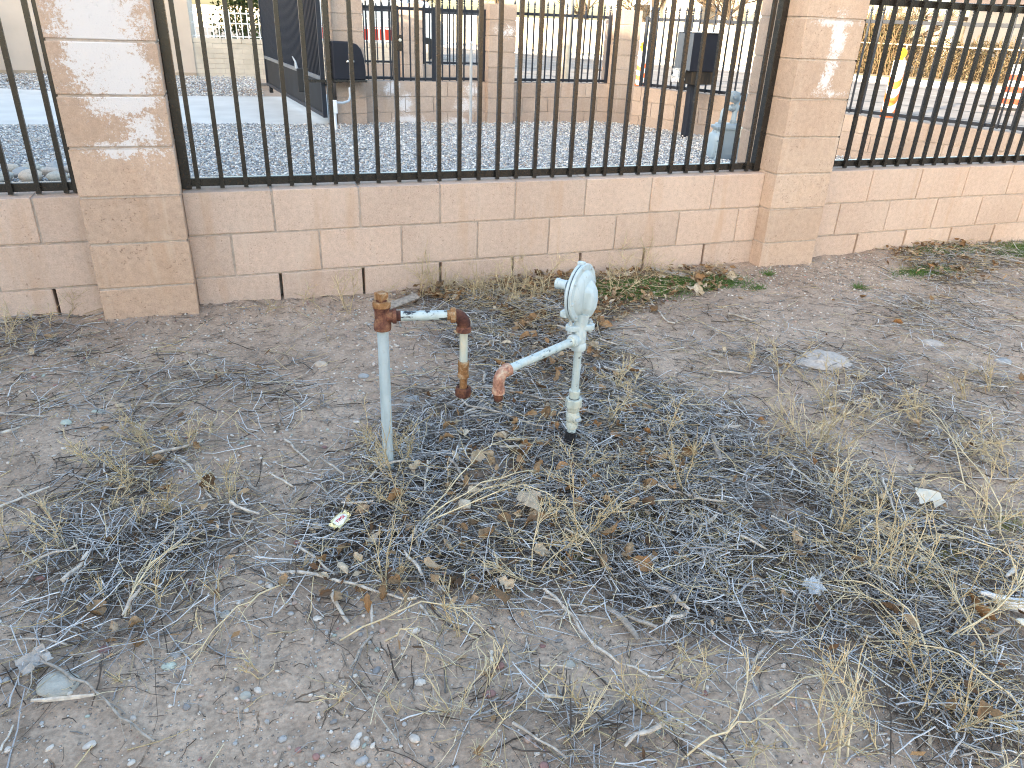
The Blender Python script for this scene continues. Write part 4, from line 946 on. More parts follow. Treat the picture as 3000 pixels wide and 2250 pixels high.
# red and white van far up the street, seen through the walk gate
vn = thing('parked_truck', 'white and red truck parked far beyond the walk gate', 'truck', (5.2, 26.5, -.19), rad(8))
MB().bevbox((-2.4, -.9, .55), (1.2, .9, 2.3), .06).build('cargo_box', 'white', vn)
MB().bevbox((-2.41, -.915, .60), (1.21, .915, 1.05), .02).build('side_stripe', 'red', vn)
MB().hull([(1.25, y, z) for y in (-.85, .85) for z in (.5, 2.0)] + [(2.7, y, z) for y in (-.85, .85) for z in (.5, 1.1)] + [(2.0, y, 1.95) for y in (-.8, .8)], bev=.05).build('cab', 'white', vn, True)
MB().hull([(2.03, y, 1.85) for y in (-.7, .7)] + [(2.55, y, 1.2) for y in (-.75, .75)] + [(2.08, y, 1.87) for y in (-.7, .7)] + [(2.62, y, 1.22) for y in (-.75, .75)]).build('windscreen', 'glass', vn)
for x in (-1.6, 1.9):
    for y in (-.86, .86):
        w_ = MB().lathe([(.2, -.12), (.36, -.12), (.38, -.08), (.38, .08), (.36, .12), (.2, .12)], 24, Matrix.Translation((x, y, .38)) @ Matrix.Rotation(rad(90), 4, 'X')).build('wheel', 'rubber', vn, True)
# house across the dirt lot, behind the photographer: it throws the evening shade
E2 = Vector((0.51, -0.86, 0)).normalized(); n2 = Vector((0.86, 0.51, 0)).normalized()
bh = thing('house', 'long tan flat roofed house behind the dirt lot throwing the evening shade', 'house', n2 * -9.0, math.atan2(E2.y, E2.x))
HH = 4.45
MB().box((-40, -8, -.2), (6.5, 0, HH)).build('wall', 'stucco_house', bh)
MB().bevbox((-40.1, -8.1, HH), (6.6, .1, HH + .2), .03).build('parapet', 'stucco_cream', bh)
for x in range(-36, 3, 6):
    w_ = MB().box((x, .001, 1.0), (x + 1.6, .05, 2.3)).build('window', 'white', bh); MB().box((x + .08, .0505, 1.08), (x + 1.52, .06, 2.22)).build('pane', 'glass', w_)

# unseen sunlit tan building on the right, added to reflect in the fence bars
b2 = thing('house', 'unseen tan building added to reflect evening sun in the fence bars', 'house', (9.0, -10, 0), rad(-84))
MB().box((0, -.2, -.2), (34, 8, 5.2)).build('wall', 'stucco_sun', b2)
MB().bevbox((-.3, -.5, 5.2), (34.3, 8.3, 5.4), .03).build('roof', 'roof', b2)
for x in range(3, 33, 7):
    w_ = MB().box((x, -.25, 1.0), (x + 1.6, -.201, 2.3)).build('window', 'white', b2); MB().box((x + .08, -.26, 1.08), (x + 1.52, -.2505, 2.22)).build('pane', 'glass', w_)

# ------------------------------------------------------------------ trees and hedge across the street
def prisms(P, R, col, sides=3):
    """P (n,k,3) polylines, R (n,k) radii, col (n,3) -> verts, quads, vertex colours"""
    n, k, _ = P.shape
    T = np.gradient(P, axis=1); T /= np.linalg.norm(T, axis=2, keepdims=True) + 1e-9
    up = np.zeros_like(T); up[..., 2] = 1.0
    steep = np.abs(T[..., 2]) > 0.92
    up[steep] = (1.0, 0.0, 0.0)
    A = np.cross(T, up); A /= np.linalg.norm(A, axis=2, keepdims=True) + 1e-9
    B = np.cross(A, T)
    V = np.zeros((n, k, sides, 3))
    for j in range(sides):
        t = 2 * math.pi * j / sides + 0.5
        V[:, :, j] = P + (A * math.cos(t) + B * math.sin(t)) * R[..., None]
    base = (np.arange(n) * k * sides)[:, None, None]
    i = np.arange(k - 1)[None, :, None] * sides; j = np.arange(sides)[None, None, :]; j2 = (j + 1) % sides
    F = np.stack([base + i + j, base + i + j2, base + i + sides + j2, base + i + sides + j], -1).reshape(-1, 4)
    return V.reshape(-1, 3), F, np.repeat(col, k * sides, 0)

def grow(seed, h, spread=0.55, levels=4, start_r=0.16):
    r = np.random.default_rng(seed); out = [[] for _ in range(levels + 1)]
    def br(p, d, L, rad_, lv):
        k = 5; pts = [p]; dd = d
        for i in range(k - 1):
            dd = dd + r.normal(0, .12, 3) + np.array([0, 0, .05]); dd = dd / np.linalg.norm(dd)
            pts.append(pts[-1] + dd * L / (k - 1))
        out[lv].append((np.array(pts), np.linspace(rad_, rad_ * .55, k)))
        if lv == levels: return
        nb = [5, 5, 5, 4][min(lv, 3)]
        for i in range(nb):
            t = r.uniform(.35, 1.0) if lv else r.uniform(.45, 1.0)
            q = pts[0] + (pts[-1] - pts[0]) * t; q = pts[min(int(t * (k - 1)), k - 1)]
            nd = dd + r.normal(0, spread, 3); nd[2] = nd[2] * .7 + .15; nd /= np.linalg.norm(nd)
            br(q, nd, L * r.uniform(.5, .75), rad_ * .5, lv + 1)
    br(np.zeros(3), np.array([r.normal(0, .08), r.normal(0, .08), 1.0]), h * .42, start_r, 0)
    return out
def tree(label, p, h, seed, group, dry=0.04, col=(0.11, 0.085, 0.062)):
    t = thing('bare_tree', label, 'tree', p, 0, group)
    o = grow(seed, h)
    def pack(ls, sides):
        P = np.array([a for a, _ in ls]); R = np.array([b for _, b in ls])
        c = np.array(col) * RNG.uniform(.7, 1.3, (len(P), 1)); return prisms(P, np.maximum(R, .008), c, sides)
    V, F, c = pack(o[0] + o[1], 8) if True else None
    obj('trunk', np_mesh('trunk', V, F, c, True), 'twig', t)
    V, F, c = pack(o[2] + o[3] + o[4], 3)
    tips = np.concatenate([a for a, _ in o[4]]); m = RNG.random(len(tips)) < dry
    tips = tips[m]
    cr = obj('crown', np_mesh('crown', V, F, c), 'twig', t)
    n = len(tips)
    if n:
        s = RNG.uniform(.04, .09, (n, 1)); a = RNG.normal(size=(n, 3)); b = RNG.normal(size=(n, 3))
        a /= np.linalg.norm(a, axis=1, keepdims=True); b /= np.linalg.norm(b, axis=1, keepdims=True)
        Vq = np.stack([tips - a * s, tips + b * s * .6, tips + a * s, tips - b * s * .6], 1).reshape(-1, 3)
        Fq = np.arange(n * 4).reshape(-1, 4)
        cq = np.repeat(np.array([(0.32, 0.22, 0.09)]) * RNG.uniform(.6, 1.2, (n, 1)), 4, 0)
        obj('dry_leaves', np_mesh('dry_leaves', Vq, Fq, cq), 'hedge', cr)
spots = [(-21.0, 32.0, 7.0, 'bare tree directly behind the cream wall right of the second yard pillar'), (-15.6, 31.5, 6.5, 'bare tree above the black steel box'),
         (-26.5, 34.0, 8.0, 'bare tree behind the cream wall left of the second yard pillar'), (-33.0, 33.0, 7.5, 'bare tree seen over the walk gate lock side'),
         (-11.8, 32.5, 5.0, 'bare shrubby tree above the right pillar'), (-41, 33.0, 8.0, 'bare tree seen over the left end of the walk gate'),
         (-9.3, 33.0, 5.0, 'dense bare tree at the left of the dry hedge'), (-3.5, 31.9, 5.5, 'bare tree in front of the grey house roof'), (-52, 34.0, 9.0, 'distant bare tree above the motor pillar'), (-64, 34, 9, 'most distant bare tree above the white picket fence')]
for i, (s, n, h, lb) in enumerate(spots):
    tree(lb, SN(s, n, -.1), h, 20 + i, 'bare trees across the street')
def leafy(name, label, p, n, size, dims, cols, leaf, parts=True, group=None, cat='hedge'):
    t = thing(name, label, cat, p, SRZ, group)
    r = np.random.default_rng(n)
    q = r.random((n, 3)); c = (q - .5) * np.array(dims); c[:, 2] += dims[2] / 2
    if name == 'evergreen_tree':
        k = 1 - q[:, 2]; an = r.random(n) * 6.28; ra = np.sqrt(r.random(n)) * dims[0] / 2 * (k * .9 + .12) * (1 + .25 * np.sin(an * 5 + q[:, 2] * 20))
        c = np.stack([ra * np.cos(an), ra * np.sin(an), q[:, 2] * dims[2]], 1)
    else: c[:, 2] *= .8 + .3 * vnoise(c[:, 0] * 2 + 50, c[:, 1] * 2 + 50)
    a = r.normal(size=(n, 3)); b = r.normal(size=(n, 3)); a /= np.linalg.norm(a, axis=1, keepdims=True); b /= np.linalg.norm(b, axis=1, keepdims=True)
    s = r.uniform(.6, 1.3, (n, 1)) * leaf
    V = np.stack([c - a * s, c + b * s * .5, c + a * s, c - b * s * .5], 1).reshape(-1, 3)
    ci = np.array(cols)[r.integers(0, len(cols), n)] * r.uniform(.6, 1.3, (n, 1))
    obj('crown' if cat == 'tree' else 'foliage', np_mesh('foliage', V, np.arange(n * 4).reshape(-1, 4), np.repeat(ci, 4, 0)), 'hedge', t)
    if cat == 'tree': MB().tube([(0, 0, -.2), (0, 0, dims[2] * .8)], [.09, .03], 8).build('trunk', 'bark', t, True)
    else:
        P = np.zeros((260, 4, 3)); P[:, :, 0] = r.uniform(-dims[0] / 2, dims[0] / 2, (260, 1)) + r.normal(0, .08, (260, 4)); P[:, :, 1] = r.uniform(-dims[1] / 2, dims[1] / 2, (260, 1)) + r.normal(0, .05, (260, 4))
        P[:, :, 2] = np.linspace(0, 1, 4) * r.uniform(.6, 1.15, (260, 1)) * dims[2]
        V, F, cc = prisms(P, np.full((260, 4), .012), np.tile((.20, .14, .08), (260, 1))); obj('stems', np_mesh('stems', V, F, cc), 'twig', t)
dry = [(0.13, 0.095, 0.055), (0.09, 0.068, 0.042), (0.17, 0.13, 0.075), (0.06, 0.055, 0.03)]
leafy('dry_hedge', 'clipped dry brown hedge behind the wire fence right of the channelizer', SN(-4.8, 30.9, -.1), 15000, 0, (7.0, .9, 1.35), dry, .055)
leafy('dry_hedge', 'taller dark brown hedge just right of the right pillar across the street', SN(-9.4, 30.6, -.1), 7000, 0, (2.3, 1.1, 2.0), [(0.11, .08, .045), (.07, .07, .035), (.17, .12, .06)], .06)
leafy('dry_hedge', 'dry hedge running out of the frame on the right', SN(2.2, 30.9, -.1), 9000, 0, (7.0, .9, 1.3), dry, .055)
leafy('evergreen_tree', 'yellow green evergreen behind the white picket fences', (0.75, 22.5, -.1), 6000, 0, (2.2, 2.2, 4.2), [(0.05, .08, .02), (.10, .11, .025), (.16, .14, .04), (.03, .05, .015)], .07, cat='tree')
wfn = thing('wire_fence', 'rusty wire fence rail in front of the dry hedge', 'fence', SN(-10.5, 30.2), SRZ)
MB().tube([(0, 0, 1.0), (18, 0, 1.0)], .025, 8).build('top_rail', 'pole', wfn)
for i in range(8): MB().tube([(i * 2.5, 0, -.2), (i * 2.5, 0, 1.02)], .028, 8).build('post', 'pole', wfn)
mb = MB()
for i in range(180):
    for s_ in (-1, 1):
        x = i * .1; mb.add([(x, .002 * s_, -.05), (x + .0015, .002 * s_, -.05), (x + 1.0 * s_ + .0015, .002 * s_, .99), (x + 1.0 * s_, .002 * s_, .99)], [(0, 1, 2, 3)])
o = mb.build('wire_mesh', 'bark', wfn); o['kind'] = 'stuff'

# ------------------------------------------------------------------ gravel
def ico():
    bm = bmesh.new(); bmesh.ops.create_icosphere(bm, subdivisions=1, radius=1.0); bm.verts.index_update()
    V = np.array([v.co[:] for v in bm.verts]); F = np.array([[v.index for v in f.verts] for f in bm.faces]); bm.free(); return V, F
IV, IF = ico()
def stones(pos, size, cols, flat=(0.45, 0.8), seed=0, sink=0.3):
    r = np.random.default_rng(seed); n = len(pos)
    V = IV[None] * (1 + r.normal(0, .13, (n, len(IV), 1)))
    sc = np.stack([size * r.uniform(.8, 1.35, n), size * r.uniform(.65, 1.0, n), size * r.uniform(flat[0], flat[1], n)], 1) * .5
    V = V * sc[:, None, :]
    a = r.random(n) * 6.283; ca, sa = np.cos(a), np.sin(a); tl = r.normal(0, .3, n); ct, st = np.cos(tl), np.sin(tl)
    x, y, z = V[..., 0], V[..., 1], V[..., 2]
    x, z = x * ct[:, None] + z * st[:, None], -x * st[:, None] + z * ct[:, None]
    X = x * ca[:, None] - y * sa[:, None]; Y = x * sa[:, None] + y * ca[:, None]
    W = np.stack([X, Y, z], -1) + pos[:, None, :]; W[..., 2] += (sc[:, 2] * (1 - 2 * sink))[:, None]
    F = (IF[None] + (np.arange(n) * len(IV))[:, None, None]).reshape(-1, 3)
    return W.reshape(-1, 3), F, np.repeat(cols, len(IV), 0)
def pick(pal, n, r, v=.2):
    p = np.array([c for c, w in pal]); w = np.array([w for c, w in pal], float)
    return p[r.choice(len(p), n, p=w / w.sum())] * r.uniform(1 - v, 1 + v, (n, 1))
GP = [((0.36, 0.37, 0.39), 4), ((0.49, 0.49, 0.48), 4), ((0.62, 0.61, 0.58), 3), ((0.30, 0.31, 0.33), 1.2), ((0.52, 0.46, 0.40), 1.6), ((0.42, 0.33, 0.28), .7), ((0.70, 0.68, 0.66), 1.4)]
r = np.random.default_rng(31)
def field(x0, x1, y0, y1, dens):
    n = int((x1 - x0) * (y1 - y0) * dens); return np.stack([r.uniform(x0, x1, n), r.uniform(y0, y1, n)], 1)
A = np.concatenate([field(-3.2, 7.2, 3.0, 7.19, 2000), field(-3.2, 8.2, .22, 3.0, 170), field(-5.5, 2.0, 10.6, 15.08, 520)])
dn = A @ np.array(N2[:2])
def left_of(pts, P): return inpoly(pts[:, 0], pts[:, 1], P)
drv = left_of(A, [(-9, 7.5), (1.12, 7.12), (1.7, 7.45), (3.0, 12.0), (0.9, 10.72), (-0.8, 10.78), (-2.9, 11.5), (-9, 14.5)])
keep = (dn < 7.92) & ~drv & ~((A[:, 1] > 7.19) & (A[:, 0] > 1.2)) & ~((A[:, 1] > 10) & (A[:, 0] > .55))
A = A[keep]
sz = r.uniform(.013, .031, len(A)) * np.where(A[:, 1] > 9, 1.3, 1.0)
zz = YZ - .03 + r.uniform(0, .035, len(A)) + .02 * fbm(A[:, 0] * 2, A[:, 1] * 2, 2)
V, F, c = stones(np.column_stack([A, zz]), sz, pick(GP, len(A), r), seed=3)
tag(obj('gravel', np_mesh('gravel', V, F, c), 'stone'), 'blue grey crushed gravel covering the fenced yard', 'gravel', kind='stuff')
# rounded cobbles behind the left fence
def rock_mesh(seed, sub=2, rough=.16, flat=.6):
    rr = np.random.default_rng(seed); bm = bmesh.new(); bmesh.ops.create_icosphere(bm, subdivisions=sub, radius=.5)
    d = rr.normal(size=(9, 3)); d /= np.linalg.norm(d, axis=1, keepdims=True); off = rr.uniform(.34, .5, 9)
    for v in bm.verts:
        co = np.array(v.co)
        for k in range(9):
            e = co @ d[k] - off[k]
            if e > 0: co = co - d[k] * e * .8
        co *= 1 + rr.normal(0, rough * .08); co[2] *= flat; v.co = co
    bm.verts.index_update(); mb = MB(); mb.add([v.co[:] for v in bm.verts], [[v.index for v in f.verts] for f in bm.faces]); bm.free(); return mb
cob = [rock_mesh(60 + i, 3, .05, .7).mesh('cobble', True) for i in range(5)]
CC = [((-1.96, 3.62), .17), ((-1.86, 3.82), .15), ((-1.74, 3.60), .19), ((-1.62, 3.80), .15), ((-1.55, 3.58), .15), ((-1.80, 4.02), .16), ((-1.62, 4.05), .17), ((-1.98, 4.05), .13), ((-1.48, 3.92), .14), ((-1.44, 3.68), .11), ((-1.70, 3.95), .10),
      ((-2.08, 3.8), .13), ((-2.15, 3.6), .14), ((-1.3, 3.62), .13)]
for i, ((x, y), s) in enumerate(CC):
    me = cob[i % 5].copy(); me.materials.append(MAT['rock_' + 'wgtcw'[i % 5]])
    o = obj('cobble', me, None, None, (x, y, YZ + .02 + .30 * s * .6), (random.uniform(-.3, .3), random.uniform(-.3, .3), random.random() * 6), (s * 1.15, s * .9, s * .85))
    tag(o, 'rounded river cobble behind the left fence, %s from the left' % ['first', 'second', 'third', 'fourth', 'fifth', 'sixth', 'seventh', 'eighth', 'ninth', 'tenth', 'eleventh', 'twelfth', 'thirteenth', 'fourteenth'][sorted(CC).index(CC[i])], 'cobble', 'river cobbles behind the left fence')

# ------------------------------------------------------------------ gas standpipe (left) and regulator (right)
gz = lambda x, y: float(gh(np.array([x]), np.array([y]))[0])
RX = lambda a, ax, p: Matrix.Translation(p) @ Matrix.Rotation(a, 4, ax)
sp = thing('gas_standpipe', 'pale blue gas standpipe with rusty tee and hanging union nut', 'gas pipe', (0.192, -1.68, 0))
MB().lathe([(.0165, -.15), (.0165, .50)], 24).build('post', 'pipe', sp, True)
tee = MB()
tee.lathe([(.0195, .490), (.0245, .491), (.0255, .497), (.0255, .508), (.0235, .514), (.0215, .522), (.0215, .550), (.0235, .556), (.0255, .560), (.0255, .572), (.0235, .577), (.014, .577)], 28).build('tee', 'rust', sp, True, 30)
HD = Vector((0.2, -0.043, 0)).normalized()           # run of the horizontal pipe
hz = .532; ha = math.atan2(HD.y, HD.x)
def along(mb, prof, p, n=24):
    """lathe laid along HD from p"""
    return mb.lathe(prof, n, Matrix.Translation(p) @ Matrix.Rotation(ha, 4, 'Z') @ Matrix.Rotation(rad(90), 4, 'Y'))
along(MB(), [(.019, .0), (.019, .028), (.0225, .031), (.0225, .040), (.019, .041)], (0, 0, hz)).build('tee_branch', 'rust', sp, True, 30)
MB().lathe([(.0250, .5605), (.0262, .562), (.0264, .571), (.0245, .5785), (.015, .579)], 28).build('tee_rim', 'rust_tan', sp, True, 30)
MB().bevbox((-.0145, -.0145, .580), (.0145, .0145, .604), .0025, Matrix.Rotation(rad(28), 4, 'Z')).build('square_plug', 'rust_tan', sp)
MB().lathe([(.0165, .5775), (.0165, .584), (.013, .5845)], 16).build('plug_neck', 'rust_dark', sp, True)
along(MB(), [(.0147, .035), (.0147, .205)], (0, 0, hz)).build('horizontal_pipe', 'pipe_chip', sp, True)
along(MB(), [(.0150, .0405), (.0150, .053)], (0, 0, hz)).build('thread', 'rust_dark', sp, True)
along(MB(), [(.0150, .186), (.0150, .199)], (0, 0, hz)).build('thread', 'rust_tan', sp, True)
e0 = HD * .205 + Vector((0, 0, hz)); er = .030
pts = [e0] + arc(e0 + Vector((0, 0, -er)), er, math.pi / 2, 0, HD, (0, 0, 1), 10) + [e0 + HD * er + Vector((0, 0, -er - .006))]
MB().tube(pts, .0195, 24).build('elbow', 'rust_dark', sp, True)
along(MB(), [(.0215, .196), (.0232, .1975), (.0232, .209), (.0205, .2115)], (0, 0, hz)).build('elbow_collar', 'rust_tan', sp, True, 30)
dx = HD * (.205 + er)
MT = Matrix.Translation(dx)
MB().lathe([(.0195, hz - er - .022), (.0225, hz - er - .021), (.0225, hz - er - .010), (.0195, hz - er - .004)], 24, MT).build('elbow_collar', 'rust', sp, True, 30)
MB().lathe([(.0122, .372), (.0122, hz - er - .02)], 20, MT).build('drop_pipe', 'pipe_warm', sp, True)
MB().lathe([(.0135, .385), (.0172, .384), (.0176, .372), (.0160, .368), (.0160, .345), (.0178, .342), (.0178, .332), (.0145, .329)][::-1], 24, MT).build('coupling', 'rust_tan', sp, True, 30)
MB().lathe([(.0115, .29), (.0115, .331)], 20, MT).build('nipple', 'rust_tan', sp, True)
MB().lathe([(.0135, .268), (.023, .268), (.0255, .273), (.0255, .291), (.0225, .297), (.0155, .2975), (.0150, .288), (.0120, .287)], 8, MT).build('union_nut', 'rust_dark', sp)

rg = thing('gas_regulator', 'pale blue disc shaped gas regulator on a valved riser pipe', 'gas regulator', (0.805, -1.72, 0))
MB().tube([(-.006, 0, -.12), (-.005, 0, .02), (-.001, 0, .075)], [.026, .022, .0165], 18).build('wrapped_riser', 'tape', rg, True)
MB().lathe([(.0148, .055), (.0152, .1)], 18).build('lower_nipple', 'pipe_chip', rg, True)
MB().lathe([(.0165, .090), (.0205, .092), (.0210, .108), (.0185, .114), (.0215, .122), (.0235, .134), (.0215, .146), (.0185, .152), (.0215, .156), (.0215, .166), (.0180, .168)], 20).build('valve_body', 'pipe_warm', rg, True, 40)
vd = Vector((-.25, -.97, 0)).normalized(); va = math.atan2(vd.y, vd.x)
VM = Matrix.Translation((0, 0, .132)) @ Matrix.Rotation(va + .5, 4, 'Z') @ Matrix.Rotation(rad(90), 4, 'Y')
vp = MB().lathe([(.0165, 0), (.0165, .020), (.0145, .026), (.0135, .0265)], 18, VM).build('valve_plug', 'pipe_warm', rg, True, 30)
MB().bevbox((-.0045, -.010, .0267), (.0045, .010, .036), .0015, VM).build('valve_key', 'bolt', vp)
MB().lathe([(.0205, .1685), (.0265, .169), (.0275, .174), (.0275, .195), (.0262, .200), (.0185, .2005)], 8, Matrix.Rotation(.3, 4, 'Z')).build('union_nut', 'pipe_warm', rg)
MB().lathe([(.0175, .1995), (.0178, .202), (.0150, .2025)], 20).build('union_gap', 'gasket', rg, True)
MB().lathe([(.0158, .2025), (.0170, .205), (.0170, .222), (.0185, .223), (.0185, .230), (.0150, .231)], 20).build('union_tail', 'pipe_warm', rg, True, 30)
MB().lathe([(.0128, .225), (.0128, .385)], 20).build('riser', 'pipe_arm', rg, True)
# body: inlet, bowl, outlet towards the arm
AD = Vector((0.515 - 0.784, -1.864 + 1.72, 0)).normalized(); aa = math.atan2(AD.y, AD.x)
MB().lathe([(.0155, .374), (.0225, .375), (.0245, .380), (.0245, .394), (.0205, .400), (.0220, .410), (.0220, .440), (.0195, .452), (.0200, .470), (.020, .480)], 24).build('body', 'reg', rg, True, 40)
def arm(mb, prof, n=22): return mb.lathe(prof, n, Matrix.Translation((0, 0, .413)) @ Matrix.Rotation(aa, 4, 'Z') @ Matrix.Rotation(rad(90), 4, 'Y'))
arm(MB(), [(.0185, .0), (.0185, .022), (.0215, .025), (.0215, .036), (.0165, .0385)]).build('outlet_boss', 'reg', rg, True, 35)
arm(MB(), [(.0158, .0365), (.0162, .046), (.0130, .049)]).build('thread_seal', 'pipe_warm', rg, True)
arm(MB(), [(.0128, .036), (.0128, .345)]).build('arm_pipe', 'pipe_arm', rg, True)
a0 = AD * .345 + Vector((0, 0, .413)); ar = .028
pts = [a0 - AD * .004] + arc(a0 + Vector((0, 0, -ar)), ar, math.pi / 2, 0, AD, (0, 0, 1), 10) + [a0 + AD * ar + Vector((0, 0, -ar - .020))]
MB().tube(pts, .0170, 22).build('elbow', 'rust_pink', rg, True)
arm(MB(), [(.0180, .332), (.0195, .3335), (.0195, .344), (.0172, .3475)]).build('elbow_collar', 'rust_pink', rg, True, 35)
EM = Matrix.Translation(AD * (.345 + ar))
MB().lathe([(.0140, .413 - ar - .036), (.0188, .413 - ar - .034), (.0194, .413 - ar - .022), (.0172, .413 - ar - .016)], 22, EM).build('elbow_collar', 'rust_pink', rg, True, 35)
MB().lathe([(.0125, .413 - ar - .056), (.0145, .413 - ar - .036)], 18, EM).build('plug', 'rust_dark', rg, True)
# flange with two ears
fm = Matrix.Translation((0, 0, .452)) @ Matrix.Rotation(rad(-2), 4, 'Z')
MB().hull([(x + .016 * math.cos(t), .016 * math.sin(t) * 1.2, z) for x in (-.032, .032) for t in [k * math.pi / 5 for k in range(10)] for z in (-.009, .009)], fm, .003).build('flange', 'reg', rg, True, 30)
for x in (-.034, .034):
    MB().lathe([(.0085, -.018), (.0085, .0165), (.0045, .0175), (.0045, .024)], 6, fm @ Matrix.Translation((x, 0, 0))).build('flange_bolt', 'bolt', rg)
nd = Vector((0.64, -0.768, 0)).normalized(); ud = Vector((0.768, 0.64, 0)).normalized()
DM = Matrix.Identity(4)                               # disc frame: x = across, y = up, z = front
for i in range(3):
    DM[i][0] = ud[i]; DM[i][1] = (0, 0, 1)[i]; DM[i][2] = nd[i]
DM.translation = Vector((-0.008, 0.008, 0.565))
MB().lathe([(.0, .004), (.088, .004), (.0905, .006), (.0905, .011), (.088, .0135), (.070, .0145), (.064, .021), (.054, .0265), (.0, .029)], 48, DM, False).build('front_case', 'reg', rg, True, 28)
MB().lathe([(.0, -.033), (.045, -.030), (.066, -.018), (.070, -.0095), (.088, -.008), (.0905, -.006), (.0905, -.001), (.088, .001), (.0, .001)], 48, DM, False).build('rear_case', 'reg', rg, True, 28)
MB().lathe([(.0, .0009), (.0865, .0009), (.0865, .0041), (.0, .0041)], 48, DM, False).build('diaphragm_edge', 'gasket', rg)
MB().hull([(-.030, .012, .024), (.020, .044, .024), (.046, .012, .024), (-.012, .030, .026), (-.026, -.040, .024), (-.008, -.080, .020), (.046, -.050, .022), (.034, -.074, .02),
           (-.010, .006, .044), (.024, .022, .044), (.034, .004, .047), (.004, -.012, .052), (.002, -.050, .052), (.030, -.020, .052), (.030, -.050, .049), (.006, -.078, .040), (.028, -.074, .038)], DM, .003).build('front_hump', 'reg', rg, True, 30)
for i in range(8):
    t = 2 * math.pi * (i + .25) / 8
    BM = DM @ Matrix.Translation((math.cos(t) * .0795, math.sin(t) * .0795, .0139))
    MB().lathe([(.0048, 0), (.0048, .0035), (.0025, .0045)], 6, BM).build('case_screw', 'bolt', rg)
MB().bevbox((-.008, .083, -.012), (.008, .0965, .011), .003, DM).build('lug', 'reg', rg)
MB().lathe([(.0150, 0), (.0150, .026), (.0168, .027), (.0168, .036), (.0135, .038)], 20, DM @ Matrix.Translation((-.036, .026, -.026)) @ Matrix.Rotation(rad(180), 4, 'X')).build('vent', 'reg', rg, True, 35)
MB().hull([(x, y, z) for x in (-.06, -.035) for y in (-.072, -.05) for z in (-.034, -.008)], DM, .005).build('spring_boss', 'reg', rg, True, 40)
MB().tube([(.0, 0, .46), (.004, -.002, .5)], [.021, .024], 18).build('neck', 'reg', rg, True)

# ------------------------------------------------------------------ litter on the dirt
r = np.random.default_rng(77)
def scatter(n, M, pw=1.0, region=None):
    """n points drawn with density M (plus what lies just outside the frame)"""
    w = (M ** pw).ravel().copy(); w /= w.sum()
    i = r.choice(len(w), n, p=w)
    return _gx.ravel()[i] + r.uniform(0, MS, n), _gy.ravel()[i] + r.uniform(0, MS, n)
def strands(name, label, cat, n, M, Lr, Rr, pal, lift, curl, pw=1.0, k=5, droop=.3, bias=None, seed=1):
    x, y = scatter(n, M, pw)
    L = r.uniform(*Lr, n) * r.uniform(.5, 1, n); a = r.random(n) * 6.283
    if bias is not None: a = np.where(r.random(n) < .5, bias + r.normal(0, .45, n), a)
    P = np.zeros((n, k, 3)); t = np.linspace(-.5, .5, k)
    ang = a[:, None] + np.cumsum(r.normal(0, curl, (n, k)), 1)
    st = np.stack([np.cos(ang), np.sin(ang)], -1) * (L / (k - 1))[:, None, None]
    xy = np.cumsum(st, 1); xy -= xy.mean(1, keepdims=True)
    P[..., 0] = x[:, None] + xy[..., 0]; P[..., 1] = y[:, None] + xy[..., 1]
    P[..., 1] = np.minimum(P[..., 1], -0.004)
    d = np.clip(samp(M, x, y), 0, 1)
    z0 = r.random(n) ** 1.6 * lift * (d + .15)
    P[..., 2] = gh(P[..., 0], P[..., 1]) + .002 + z0[:, None] + (r.normal(0, .12, n) * L)[:, None] * t[None] * np.minimum(1, z0 / .012)[:, None] + r.normal(0, .002, (n, k))
    P[..., 2] = np.maximum(P[..., 2], gh(P[..., 0], P[..., 1]) + .0008)
    R = r.uniform(*Rr, n)[:, None] * np.linspace(1.0, .6, k)[None]
    V, F, c = prisms(P, R, pick(pal, n, r, .25))
    o = tag(obj(name, np_mesh(name, V, F, c), 'twig'), label, cat, kind='stuff'); return o
GREY = [((0.34, 0.34, 0.35), 3.2), ((0.52, 0.515, 0.51), 3.2), ((0.20, 0.185, 0.17), 2), ((0.38, 0.335, 0.28), 1.8), ((0.08, 0.062, 0.05), 2.0), ((0.60, 0.595, 0.59), 1.2)]
DARK = [((0.10, 0.08, 0.065), 3), ((0.16, 0.13, 0.105), 3), ((0.24, 0.205, 0.17), 2), ((0.33, 0.31, 0.29), 1.5)]
STRAW = [((0.54, 0.43, 0.25), 3), ((0.42, 0.32, 0.18), 2), ((0.62, 0.53, 0.36), 2)]
M_ALL = np.clip(M_LIT + .13 + .2 * np.clip(fbm(_gx * 3 + 9, _gy * 3, 3) - .42, 0, 1) * 4, 0, 1.3)
strands('twig_litter', 'mat of fine grey twigs covering the dirt round the gas pipes', 'twigs', 17500, M_LIT, (.04, .25), (.0007, .0025), GREY, .052, .18, 1.35)
strands('twig_litter', 'short dark rotting bits mixed under the grey twig mat', 'twigs', 20000, M_ALL, (.012, .06), (.0007, .0016), DARK, .012, .3, 1.0, 4)
strands('straw_litter', 'loose straw coloured stalks lying over the twig mat', 'straw', 3000, np.clip(M_LIT + .05 + M_LEAFW * .8, 0, 1), (.05, .28), (.0008, .0018), STRAW, .075, .16, 1.0)
strands('twig_litter', 'grey and brown thin twigs strewn over the barer soil', 'twigs', 2600, np.clip(.25 - M_LIT * .1, 0.02, 1), (.015, .11), (.0006, .0014), DARK + [((0.30, .29, .28), 2)], .004, .28, 1.0)

strands('straw_litter', 'fine pale straw wisps tangled through the litter', 'straw', 6500, np.clip(M_LIT * (.35 + .65 * (_gx > .75)) * np.clip(2.2 * (fbm(_gx * 4 + 31, _gy * 4, 3) - .3), .1, 1) + M_LEAFW * .5, 0, 1), (.02, .12), (.0005, .0010), STRAW, .085, .3, 1.0)
